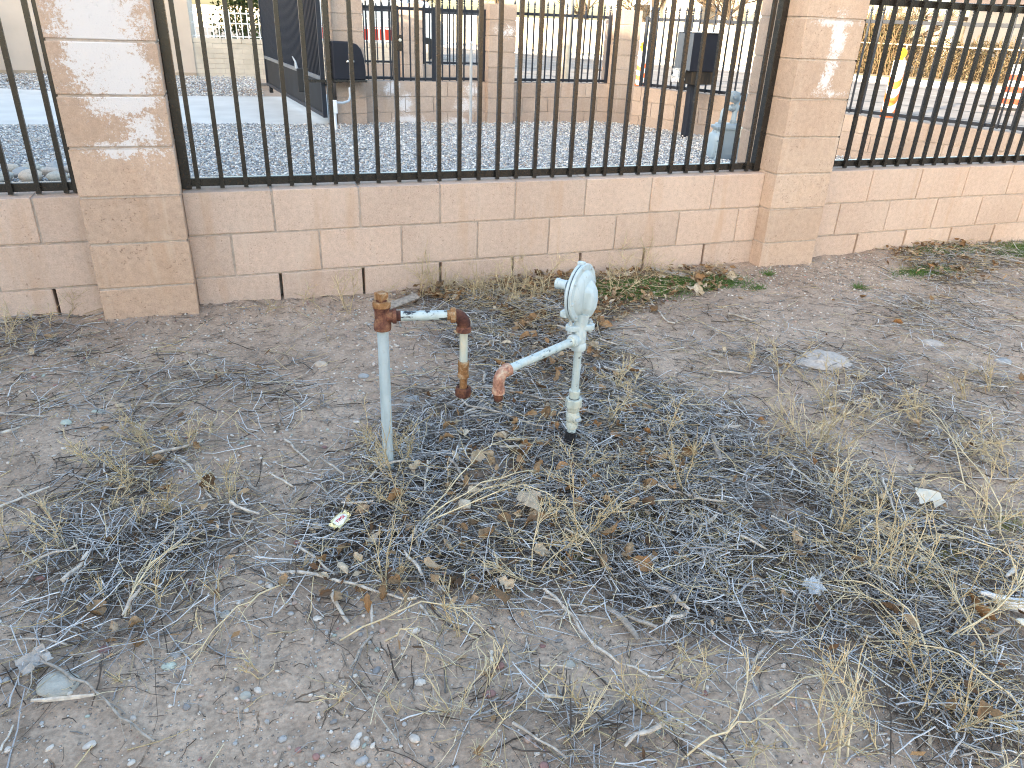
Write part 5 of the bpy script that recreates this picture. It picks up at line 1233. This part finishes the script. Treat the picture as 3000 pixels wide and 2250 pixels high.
# labels: each small thing is told by the landmark nearest to it
LM = [(MISC['wrap'], 'candy wrapper'), ((.192, -1.68), 'standpipe post'), ((.43, -1.73), 'hanging union nut'), ((.805, -1.72), 'regulator riser'), (MISC['bigleaf'], 'large round tan leaf'),
      (MISC['paper'], 'torn card scrap'), (MISC['plastic'], 'clear plastic scrap'), (MISC['chunk'], 'white peeling wood chunk'), (MISC['greyleaf'], 'silvery grey leaf'), ((-.586, -.12), 'stained pillar'),
      ((2.985, -.12), 'right pillar'), (MISC['g1'], 'green patch by the wall'), (MISC['plank'], 'thin grey boards'), (MISC['g6'], 'green patch beyond the right pillar'), (MISC['white1'], 'bent pale leaf'), (MISC['slat'], 'flat grey slat')]
for (q_, w_, h_, k_, l_), nm_ in zip(ROCKS, ('large flat pale stone', 'pale concrete lump', 'white crusty lump', 'grey angular stone', 'grey stone left of the post', 'pale green stone', 'white stone on the left', 'square white chip', 'round cream pebble', 'white angular pebble', None, 'greenish flat pebble', None, 'tan half buried stone', 'flat grey green stone', None, None, 'dark red flat pebble', None, 'grey stone at the right edge', 'pink stone', None)):
    if nm_: LM.append((q_, nm_))
for i_, nm_ in ((3, 'bent brown stick'), (8, 'long thin curved stick'), (14, 'long diagonal pale stick'), (15, 'thick bent bleached stick'), (19, 'long smooth tan stick'), (21, 'stubby white stick'), (23, 'gnarled white root'), (29, 'grey stick at the bottom middle'), (33, 'white crooked branch'), (45, 'thick short weathered stick'), (46, 'long grey branch on the right'), (47, 'arched pale stick'), (51, 'grey wood chip at the lower right'), (53, 'thin grey stick at the bottom right')):
    q_ = STICKS[i_][0]; LM.append((q_[len(q_) // 2], nm_))
LMX = np.array([p for p, _ in LM]); SMALL = []
ORD = ['closest', 'second closest', 'third closest', 'fourth closest', 'fifth closest', 'sixth closest', 'seventh closest', 'eighth closest', 'ninth closest', 'tenth closest'] + ['%dth closest' % i for i in range(11, 90)]
def small(o, what, cat, grp): SMALL.append((o, what, cat, grp)); return o
def label_small():
    bk = {}
    for o, what, cat, grp in SMALL:
        p = np.array(o.location[:2]); d = LMX - p; D = np.hypot(d[:, 0], d[:, 1]); j = int(D.argmin()); v = -d[j]
        rt = v[0] * .934 - v[1] * .358; fw = v[0] * .358 + v[1] * .934
        side = ('right of' if rt > 0 else 'left of') if abs(rt) > abs(fw) else ('behind' if fw > 0 else 'in front of')
        bk.setdefault((cat, j, side), []).append((D[j], o, what, grp))
    for (cat, j, side), L_ in bk.items():
        L_.sort(key=lambda t_: t_[0])
        for i_, (_, o, what, grp) in enumerate(L_):
            tag(o, '%s %s %s the %s' % (ORD[i_], what, side, LM[j][1]), cat, grp)
# grit and pebbles
def bare(n, lim=.5):
    x = r.uniform(-2.9, 6.2, n * 3); y = -r.random(n * 3) ** 1.0 * 3.5 - .03
    d = samp(M_LIT, x, y); cl = fbm(x * 2.2 + 70, y * 2.2 + 11, 3)
    m = (r.random(n * 3) > d * .85) & (r.random(n * 3) < np.clip((cl - .3) * 2.6, .08, 1)); i = np.flatnonzero(m)[:n]; return x[i], y[i]
PP = [((0.52, 0.47, 0.42), 3), ((0.35, 0.34, 0.33), 3), ((0.21, 0.205, 0.205), 1.2), ((0.56, 0.52, 0.47), 1.5), ((0.40, 0.30, 0.25), 1.6), ((0.30, 0.17, 0.15), .4), ((0.33, 0.37, 0.33), .6)]
x, y = bare(30000)
sz = .0028 + .0135 * r.random(len(x)) ** 2.7
V, F, c = stones(np.column_stack([x, y, gh(x, y)]), sz, pick(PP, len(x), r), (.5, .8), 8, .36)
tag(obj('grit', np_mesh('grit', V, F, c, True), 'stone'), 'fine pale grit and tiny pebbles scattered over the bare dirt', 'grit', kind='stuff')
pm = []
for i in range(8):
    for cidx, (cc, _) in enumerate(PP[:6]):
        if (i + cidx) % 2: continue
        me = rock_mesh(100 + i, 2, .08, .62).mesh('pebble', True)
        a = me.attributes.new('col', 'FLOAT_COLOR', 'POINT'); a.data.foreach_set('color', np.tile(np.array([cc[0], cc[1], cc[2], 1], np.float32), len(me.vertices)))
        me.materials.append(MAT['stone']); pm.append(me)
x, y = bare(300)
for i in range(len(x)):
    if r.random() < .55: x[i], y[i] = r.uniform(-1.2, .35), r.uniform(-3.0, -1.9)
    s = r.uniform(.010, .022)
    o = obj('pebble', pm[int(r.integers(len(pm)))], None, None, (x[i], y[i], gz(x[i], y[i]) + s * .12), (0, 0, r.random() * 6.28), (s * r.uniform(.9, 1.5), s, s * r.uniform(.7, 1.1)))
    small(o, 'loose pebble', 'pebble', 'pebbles on the dirt')
for i, ((x, y), w, h, kd, lb) in enumerate(ROCKS):
    me = rock_mesh(200 + i, 3, .5 if kd == 'c' else .15, .45).mesh('stone', kd not in 'c'); me.materials.append(MAT['rock_' + kd])
    hgt = min(w, h * 1.7)
    o = obj('stone', me, None, None, (x, y, gz(x, y) + hgt * (.0 if kd == 'c' else .02)), (0, 0, -.36 + r.normal(0, .15)), (w * 1.02, min(w * .9, h * 1.75), hgt * (.7 if kd == 'c' else 1.0)))
    tag(o, lb, 'stone')

# sticks
def wob(pts, k, amp, seed):
    rr = np.random.default_rng(seed); P = np.array([(a, b) for a, b in pts], float)
    d = np.r_[0, np.cumsum(np.linalg.norm(np.diff(P, axis=0), axis=1))]; t = np.linspace(0, d[-1], k)
    Q = np.column_stack([np.interp(t, d, P[:, 0]), np.interp(t, d, P[:, 1])])
    if k > 4: Q[1:-1] = (Q[:-2] + 2 * Q[1:-1] + Q[2:]) / 4
    return Q + rr.normal(0, amp, Q.shape), d[-1]
for i, (pts, rr_, lb) in enumerate(STICKS):
    L = sum(math.dist(a, b) for a, b in zip(pts[:-1], pts[1:])); k = max(5, int(L / .03))
    Q, L = wob(pts, k, min(.0035, L * .02), 300 + i)
    rr = np.random.default_rng(400 + i)
    rad_ = rr_ * .98 * (np.linspace(1.05, .75, k) + rr.normal(0, .09, k))
    lift = np.abs(rr.normal(0, .004)) + .046 * np.clip(samp(M_LIT, Q[:, 0], Q[:, 1]), 0, 1)
    P3 = [(q[0], q[1], gz(q[0], q[1]) + rad_[j] * .7 + lift[j] if hasattr(lift, '__len__') else 0) for j, q in enumerate(Q)]
    root = Vector(P3[0]); mb = MB().tube([Vector(p) - root for p in P3], list(np.clip(rad_, .0012, .02)), 7)
    for kn in range(int(L / .12)):
        j = int(rr.integers(1, k - 1)); p = Vector(P3[j]) - root; an = rr.random() * 6.28
        q = p + Vector((math.cos(an), math.sin(an), .5)) * rr.uniform(.012, .035); mb.tube([p, q], [rad_[j] * .6, rad_[j] * .3], 5)
    o = mb.build('stick', 'stick', None, True, 60, loc=root); tag(o, lb, 'stick')

# dry leaves
def leaf_mesh(seed, lobed=False):
    rr = np.random.default_rng(seed); nx, ny = 7, 5; vs = []; cup = rr.choice((-1, 1)) * rr.uniform(.3, 1.1); bend = rr.choice((-1, 1)) * rr.uniform(.2, 1.1); tw = rr.uniform(-1.3, 1.3)
    for i in range(nx):
        u = i / (nx - 1); w = .36 * math.sin(math.pi * min(1, u * .92 + .06)) ** .7 * (1 - .25 * u) + .005
        if i in (0, nx - 1): w *= .25
        for j in range(ny):
            v = (j / (ny - 1) - .5) * 2; ww = w * (1 + (rr.normal(0, .24) if abs(v) == 1 else 0))
            z = cup * (v * v) * w + bend * (u - .5) ** 2 + tw * (u - .5) * v * w + rr.normal(0, .035)
            vs.append((u - .5, v * ww, z))
    mb = MB().add(vs, [(i*ny+j, (i+1)*ny+j, (i+1)*ny+j+1, i*ny+j+1) for i in range(nx-1) for j in range(ny-1)])
    mb.tube([(-.5, 0, vs[2][2]), (-.66, .02, vs[2][2] + .03), (-.8, .05, vs[2][2])], [.016, .013, .010], 4)
    return mb
lmesh = []
for i in range(12):
    me = leaf_mesh(500 + i).mesh('leaf', i % 2 == 0); me.materials.append(MAT['leaf']); lmesh.append(me)
def put_leaf(x, y, s, lb, gr, lift=.01, tilt=.45):
    o = obj('dry_leaf', lmesh[int(r.integers(12))], None, None, (x, y, gz(x, y) + lift), (r.normal(0, tilt), r.normal(0, tilt), r.random() * 6.28), (s, s * r.uniform(.6, 1.1), s * r.uniform(.7, 1.3)))
    return small(o, 'dry brown leaf', 'leaf', 'dry brown leaves')
# crumbled leaf bits
g1_ = MISC['g1']
def crumbs(n, M, label):
    x, y = scatter(n, M); y = np.minimum(y, -.02); s = r.uniform(.006, .022, (n, 1)); p = np.column_stack([x, y, gh(x, y) + r.uniform(.002, .05, n)])
    a = r.normal(size=(n, 3)); a[:, 2] *= .5; b = r.normal(size=(n, 3)); b[:, 2] *= .5; a /= np.linalg.norm(a, axis=1, keepdims=True); b /= np.linalg.norm(b, axis=1, keepdims=True)
    V = np.stack([p - a * s, p + b * s * .55 + a * s * .2, p + a * s * .9, p - b * s * .6], 1); V[..., 1] = np.minimum(V[..., 1], -.006)
    c = pick([((.12, .07, .04), 3), ((.22, .135, .07), 3), ((.32, .22, .13), 2), ((.42, .34, .24), 1)], n, r)
    tag(obj('leaf_crumbs', np_mesh('leaf_crumbs', V.reshape(-1, 3), np.arange(n * 4).reshape(-1, 4), np.repeat(c, 4, 0)), 'twig'), label, 'leaf litter', kind='stuff')
M_LEAFW *= 1 - .85 * np.exp(-(((_gx - g1_[0]) / .24) ** 2 + ((_gy - g1_[1]) / .13) ** 2))
crumbs(2600, np.clip(M_LEAFW, 0, 1), 'crumbled brown leaf litter drifted along the wall base')
crumbs(1500, np.clip(M_LEAFC * .8 + M_LIT * .25, 0, 1), 'crumbled brown leaf bits caught in the twig mat')
x, y = scatter(170, M_LEAFW, 1.0)
for a, b in zip(x, y):
    rt = a > 3.2; put_leaf(a, min(b, -.03), r.uniform(.035, .075), 'curled brown dry leaf in the drift right of the right pillar' if rt else 'curled brown dry leaf in the drift against the wall', 'dry leaves right of the right pillar' if rt else 'dry leaves drifted against the wall', r.uniform(.008, .035), .5)
def leaf_where(a, b):
    if b > -1.5: return 'brown dry leaf among twigs behind the regulator riser', 'dry leaves behind the riser'
    if a < .25: return 'brown dry leaf near the candy wrapper and post foot', 'dry leaves near the wrapper'
    if b > -2.1: return 'brown dry leaf in the twig mat before the regulator', 'dry leaves before the regulator'
    return 'brown dry leaf in the lower middle of the twig mat', 'dry leaves in the lower middle'
x, y = scatter(140, M_LEAFC, 1.0)
for a, b in zip(x, y): put_leaf(a, b, r.uniform(.028, .066), *leaf_where(a, b), r.uniform(.028, .062))
x, y = scatter(48, np.clip(M_LIT, 0, 1) * (1 - M_LEAFC) * (_gx > .9), 1.0)
for a, b in zip(x, y): put_leaf(a, b, r.uniform(.028, .058), 'brown dry leaf caught in the right hand litter', 'dry leaves in the right litter', r.uniform(.025, .055))
x, y = scatter(16, np.clip(M_LIT, 0, 1) * (_gx < -.1), 1.0)
for a, b in zip(x, y): put_leaf(a, b, r.uniform(.035, .06), 'brown dry leaf caught in the left hand litter', 'dry leaves in the left litter', r.uniform(.008, .025))
def special(key, me, mat, s, rot, lift, name, lb, cat):
    x, y = MISC[key]; o = me.build(name, mat, None, True, 60); o.location = (x, y, gz(x, y) + lift); o.rotation_euler = rot
    o.scale = (s, s, s) if not hasattr(s, '__len__') else s
    return tag(o, lb, cat)
special('bigleaf', leaf_mesh(540), 'leaf_tan', (.085, .11, .085), (.3, .1, .5), .068, 'dry_leaf', 'large round tan leaf lying on the middle of the twig mat', 'leaf')
special('greyleaf', crumple(8, 6, .06, .042, .006, 12), 'leaf_grey', 1, (.5, -.25, .4), .03, 'dry_leaf', 'silvery grey torn leaf above the large flat pale stone', 'leaf')
special('paper', crumple(5, 5, .10, .075, .008, 9), 'paper', 1, (.15, .25, -.2), .045, 'torn_paper', 'pale torn scrap of card among straw at the right', 'paper')
special('white1', leaf_mesh(543), 'leaf_grey', (.10, .10, .12), (.7, .2, 1.2), .02, 'dry_leaf', 'pale bent grey leaf standing on bare soil before the right pillar', 'leaf')
special('plastic', crumple(6, 6, .05, .05, .006, 4), 'plastic', 1, (.2, .1, .3), .045, 'plastic_scrap', 'small clear plastic scrap caught in the right twig mat', 'plastic')
# short bleached woody bits lying in the litter
wm = []
for i in range(7):
    rr = np.random.default_rng(1200 + i); k = 5
    pts = [Vector(((j / (k - 1) - .5), rr.normal(0, .035), rr.normal(0, .02))) for j in range(k)]
    me = MB().tube(pts, list(.055 * np.array([.7, 1, 1.05, .95, .6]) * rr.uniform(.8, 1.2)), 6).mesh('woody_bit', True, 60); me.materials.append(MAT['stick']); wm.append(me)
x, y = scatter(120, np.clip(M_LIT, 0, 1), 1.0)
for a, b in zip(x, y):
    L_ = r.uniform(.035, .12)
    o = obj('woody_bit', wm[int(r.integers(7))], None, None, (a, b, gz(a, b) + r.uniform(.008, .05)), (r.normal(0, .12), r.normal(0, .15), r.random() * 6.28), (L_, L_ * r.uniform(.7, 1.2), L_ * .9)); small(o, 'bleached wood bit', 'wood', 'bleached woody bits in the litter')
x, y = MISC['slat']
o = MB().bevbox((-.11, -.022, -.004), (.11, .022, .004), .003).build('weathered_plank', 'stick'); o.location = (x - .02, y - .06, gz(x, y) + .03); o.rotation_euler = (.35, -.12, .38); tag(o, 'weathered flat grey slat lying behind the rusty tee', 'wood')
x, y = MISC['plank']
for k_, lb in ((0, 'thin grey board lying at the wall beside the green patch'), (1, 'second thin grey board just in front of the other by the wall')):
    o = MB().bevbox((-.14, -.016, -.005), (.14, .016, .005), .002).build('wood_board', 'stick'); o.location = (x + .03 + .07 * k_, y + .02 - .045 * k_, gz(x, y) + .025 - .006 * k_); o.rotation_euler = (.2, .06, -.78); tag(o, lb, 'wood')
x, y = MISC['chunk']
rr = np.random.default_rng(8); k = 9
pts = [Vector((-.075 + .018 * i, .004 * math.sin(i), .006 * math.cos(i * .8))) for i in range(k)]
o = MB().tube(pts, [.004, .006, .008, .014, .017, .018, .017, .015, .010], 9).build('wood_chunk', 'white_wood', None, True, 50); o.location = (x + .02, y, gz(x, y) + .05); o.rotation_euler = (.2, .05, -.62)
tag(o, 'white peeling chunk of wood at the right edge of the litter', 'wood')
x, y = MISC['bone']
o = rock_mesh(901, 2, .4, .4).build('wood_chip', 'paper'); o.location = (x + .02, y, gz(x, y) + .04); o.scale = (.06, .03, .03); o.rotation_euler = (0, .2, -.4); tag(o, 'cream wood chip below the white peeling chunk', 'wood')

# candy wrapper with its red lettering
x, y = MISC['wrap']
wr = thing('candy_wrapper', 'twisted gold and white candy wrapper with red lettering on the twigs', 'wrapper', (x, y, gz(x, y) + .062), rad(62))
wr.rotation_euler = (rad(24), rad(-4), rad(42))
mb = MB(); vs = []; nx, ny = 9, 6; rr = np.random.default_rng(2)
for i in range(nx):
    u = i / (nx - 1); w = .0155 * math.sin(math.pi * (u * .84 + .08)) ** .5
    for j in range(ny):
        v = (j / (ny - 1) - .5) * 2; vs.append(((u - .5) * .046, v * w, .007 * (1 - v * v) + rr.normal(0, .0004)))
mb.add(vs, [(i*ny+j, (i+1)*ny+j, (i+1)*ny+j+1, i*ny+j+1) for i in range(nx-1) for j in range(ny-1)])
mb.build('panel', 'foil_white', wr, True, 40)
for sx, sd in ((1, 5), (-1, 6)):
    t_ = crumple(5, 5, .014, .022, .0022, sd); t_.build('twisted_end', 'foil', wr).location = (sx * .028, 0, .003)
o = MB().bevbox((-.022, -.0165, -.0005), (.022, .0165, .0015), .0006).build('back_fold', 'foil', wr)
cu = bpy.data.curves.new('lettering', 'FONT'); cu.body = 'TWIX'; cu.size = .0125; cu.align_x = 'CENTER'; cu.align_y = 'CENTER'; cu.extrude = .0003; cu.offset = .0003
tmp = bpy.data.objects.new('tmp_text', cu); COL.objects.link(tmp)
bpy.context.view_layer.update()
me = bpy.data.meshes.new_from_object(tmp.evaluated_get(bpy.context.evaluated_depsgraph_get())); bpy.data.objects.remove(tmp)
me.name = 'lettering'; me.materials.clear()
for v in me.vertices:
    v.co.z += .0078 - .007 * (v.co.y / .0155) ** 2
obj('lettering', me, 'print_red', wr)

# dry weeds
def weed_geo(h, rr, nst=2, lean=(0, 0), dense=1.0):
    main, fine = [], []
    def path(p, d, L, k, wob_, up):
        pts = [p]; dd = d / np.linalg.norm(d)
        for _ in range(k - 1):
            dd = dd + rr.normal(0, wob_, 3) + np.array([0, 0, up]); dd /= np.linalg.norm(dd); pts.append(pts[-1] + dd * L / (k - 1))
        return np.array(pts), dd
    for s in range(nst):
        d0 = np.array([lean[0] + rr.normal(0, .3), lean[1] + rr.normal(0, .3), 1.0])
        st, _ = path(np.array([rr.normal(0, .006), rr.normal(0, .006), -.01]), d0, h * rr.uniform(.7, 1.05), 7, .14, .0)
        main.append((st, np.linspace(.0021, .0010, 7) * (.8 + h * 1.4)))
        for b in range(int(rr.integers(6, 11) * dense)):
            j = int(rr.integers(1, 6)); L = h * rr.uniform(.22, .5)
            di = (st[j + 1] - st[j]); di = di / np.linalg.norm(di) + rr.normal(0, .55, 3); di[2] = abs(di[2]) * .8 + .1
            bt, de = path(st[j], di, L, 5, .16, .04); fine.append((bt, np.linspace(.0013, .0007, 5)))
            for q in range(int(rr.integers(1, 4))):
                m = int(rr.integers(1, 4)); dj = de + rr.normal(0, .7, 3)
                b2, _ = path(bt[m], dj, L * rr.uniform(.25, .5), 5, .2, .02); fine.append((b2, np.linspace(.0011, .0006, 5)))
    return main, fine
def packs(ls):
    k = ls[0][0].shape[0]; P = np.array([a for a, _ in ls]); R = np.array([b for _, b in ls]); return prisms(P, R, np.zeros((len(P), 3)))
for i, ((x, y), h, c) in enumerate(WEEDS):
    rr = np.random.default_rng(700 + i); y = min(y, -.11 if c[0] == 'w' else -.035)
    ln = (rr.normal(0, .35), rr.normal(-.1, .3)) if c in ('rf', 'bf', 'lm', 'ce', 'bl') else (rr.normal(0, .15), rr.normal(-.05, .15))
    if c[0] == 'w': ln = (ln[0], -abs(ln[1]) * .6)
    h *= 1.3 if c in ('rf', 'bf', 'rc') else 1.2
    mn, fn = weed_geo(h, rr, int(rr.integers(1, 4)), ln, 1.0 if c not in ('bl',) else .7)
    m_ = 'straw_pale' if rr.random() < .4 else 'straw'
    lim = -.012 - y
    V, F, _ = packs(mn); V[:, 1] = np.where(V[:, 1] > lim, lim - (V[:, 1] - lim) * .5, V[:, 1])
    t = obj('dry_weed', np_mesh('dry_weed', V, F), m_, None, (x, y, gz(x, y))); small(t, 'dry straw weed', 'weed', 'dry weeds')
    V, F, _ = packs(fn); V[:, 1] = np.where(V[:, 1] > lim, lim - (V[:, 1] - lim) * .5, V[:, 1])
    V[:, 2] = np.maximum(V[:, 2], .003)
    obj('side_branches', np_mesh('side_branches', V, F), m_, t)
for i, pts in enumerate(LONGS):
    rr = np.random.default_rng(900 + i); k = 10; Q, L = wob(pts, k, .004, 910 + i)
    arch = np.sin(np.linspace(0.15, math.pi * .95, k)) * (.03 + .10 * L) if i not in (19, 20) else np.sin(np.linspace(0, math.pi, k)) * .05
    P = np.column_stack([Q, gh(Q[:, 0], Q[:, 1]) + .006 + arch]); P[0, 2] -= .012
    root = P[0].copy(); Pm = P - root
    V, F, _ = prisms(Pm[None], np.linspace(.0024, .0011, k)[None], np.zeros((1, 3)), 5)
    t = obj('straw_stem', np_mesh('straw_stem', V, F, None, True), 'straw_pale', None, tuple(root)); small(t, 'arching straw stem', 'straw stem', 'arching straw stems')
    fn = []
    for b in range(int(6 + L * 14)):
        j = int(rr.integers(2, k - 1)); di = (Pm[j + 1] - Pm[j] if j + 1 < k else Pm[j] - Pm[j - 1]); di = di / np.linalg.norm(di) + rr.normal(0, .5, 3)
        pt = [Pm[j]]
        for q in range(4): di = di / np.linalg.norm(di) + rr.normal(0, .18, 3); pt.append(pt[-1] + di / np.linalg.norm(di) * rr.uniform(.014, .04))
        fn.append((np.array(pt), np.linspace(.0012, .0006, 5)))
    V, F, _ = packs(fn); zmin = gh(V[:, 0] + root[0], V[:, 1] + root[1]) - root[2] + .002; V[:, 2] = np.maximum(V[:, 2], zmin)
    obj('side_branches', np_mesh('side_branches', V, F), 'straw_pale', t)

# green grass patches
def blades(name, label, spots, mat, L, cat='grass'):
    Ps = []
    for (x, y, rx, ry, n) in spots:
        a = r.normal(0, .5, n); b = r.normal(0, .5, n); X = x + a * rx; Y = np.minimum(y + b * ry, -.02)
        d = np.stack([r.normal(0, .7, n), r.normal(0, .7, n), np.ones(n)], 1); d /= np.linalg.norm(d, axis=1, keepdims=True)
        l = r.uniform(.4, 1, n) * L; P = np.zeros((n, 4, 3)); t = np.linspace(0, 1, 4)
        P[..., 0] = X[:, None] + d[:, :1] * l[:, None] * t; P[..., 1] = np.minimum(Y[:, None] + d[:, 1:2] * l[:, None] * t, -.004); P[..., 2] = gh(X, Y)[:, None] + l[:, None] * (d[:, 2:] * t - .35 * t * t)
        Ps.append(P)
    P = np.concatenate(Ps); V, F, c = prisms(P, np.tile(np.linspace(.0016, .0005, 4), (len(P), 1)), np.zeros((len(P), 3)))
    tag(obj(name, np_mesh(name, V, F), mat), label, cat, kind='stuff')
g_ = MISC
blades('grass', 'low fresh green growth along the wall base', [(*g_['g1'], .26, .13, 3200), (*g_['g2'], .16, .09, 800), (*g_['g3'], .2, .09, 700), (1.6, -.3, .12, .08, 400), (*g_['g4'], .25, .1, 1300), (*g_['g5'], .35, .14, 1500), (*g_['g6'], .25, .08, 600), (2.55, -.4, .06, .04, 60), (3.15, -.55, .04, .03, 60), (2.75, -.22, .05, .03, 50)], 'green', .07)
blades('grass', 'small olive mossy tufts in the right hand litter', [(x_, y_, .06, .05, 160) for x_, y_ in ((1.2, -2.35), (1.45, -2.6), (1.75, -2.75), (1.6, -2.55), (.85, -2.15), (.98, -2.3), (1.1, -2.5), (1.62, -2.95), (.62, -2.25), (1.9, -2.5))], 'green_dry', .03)

label_small()
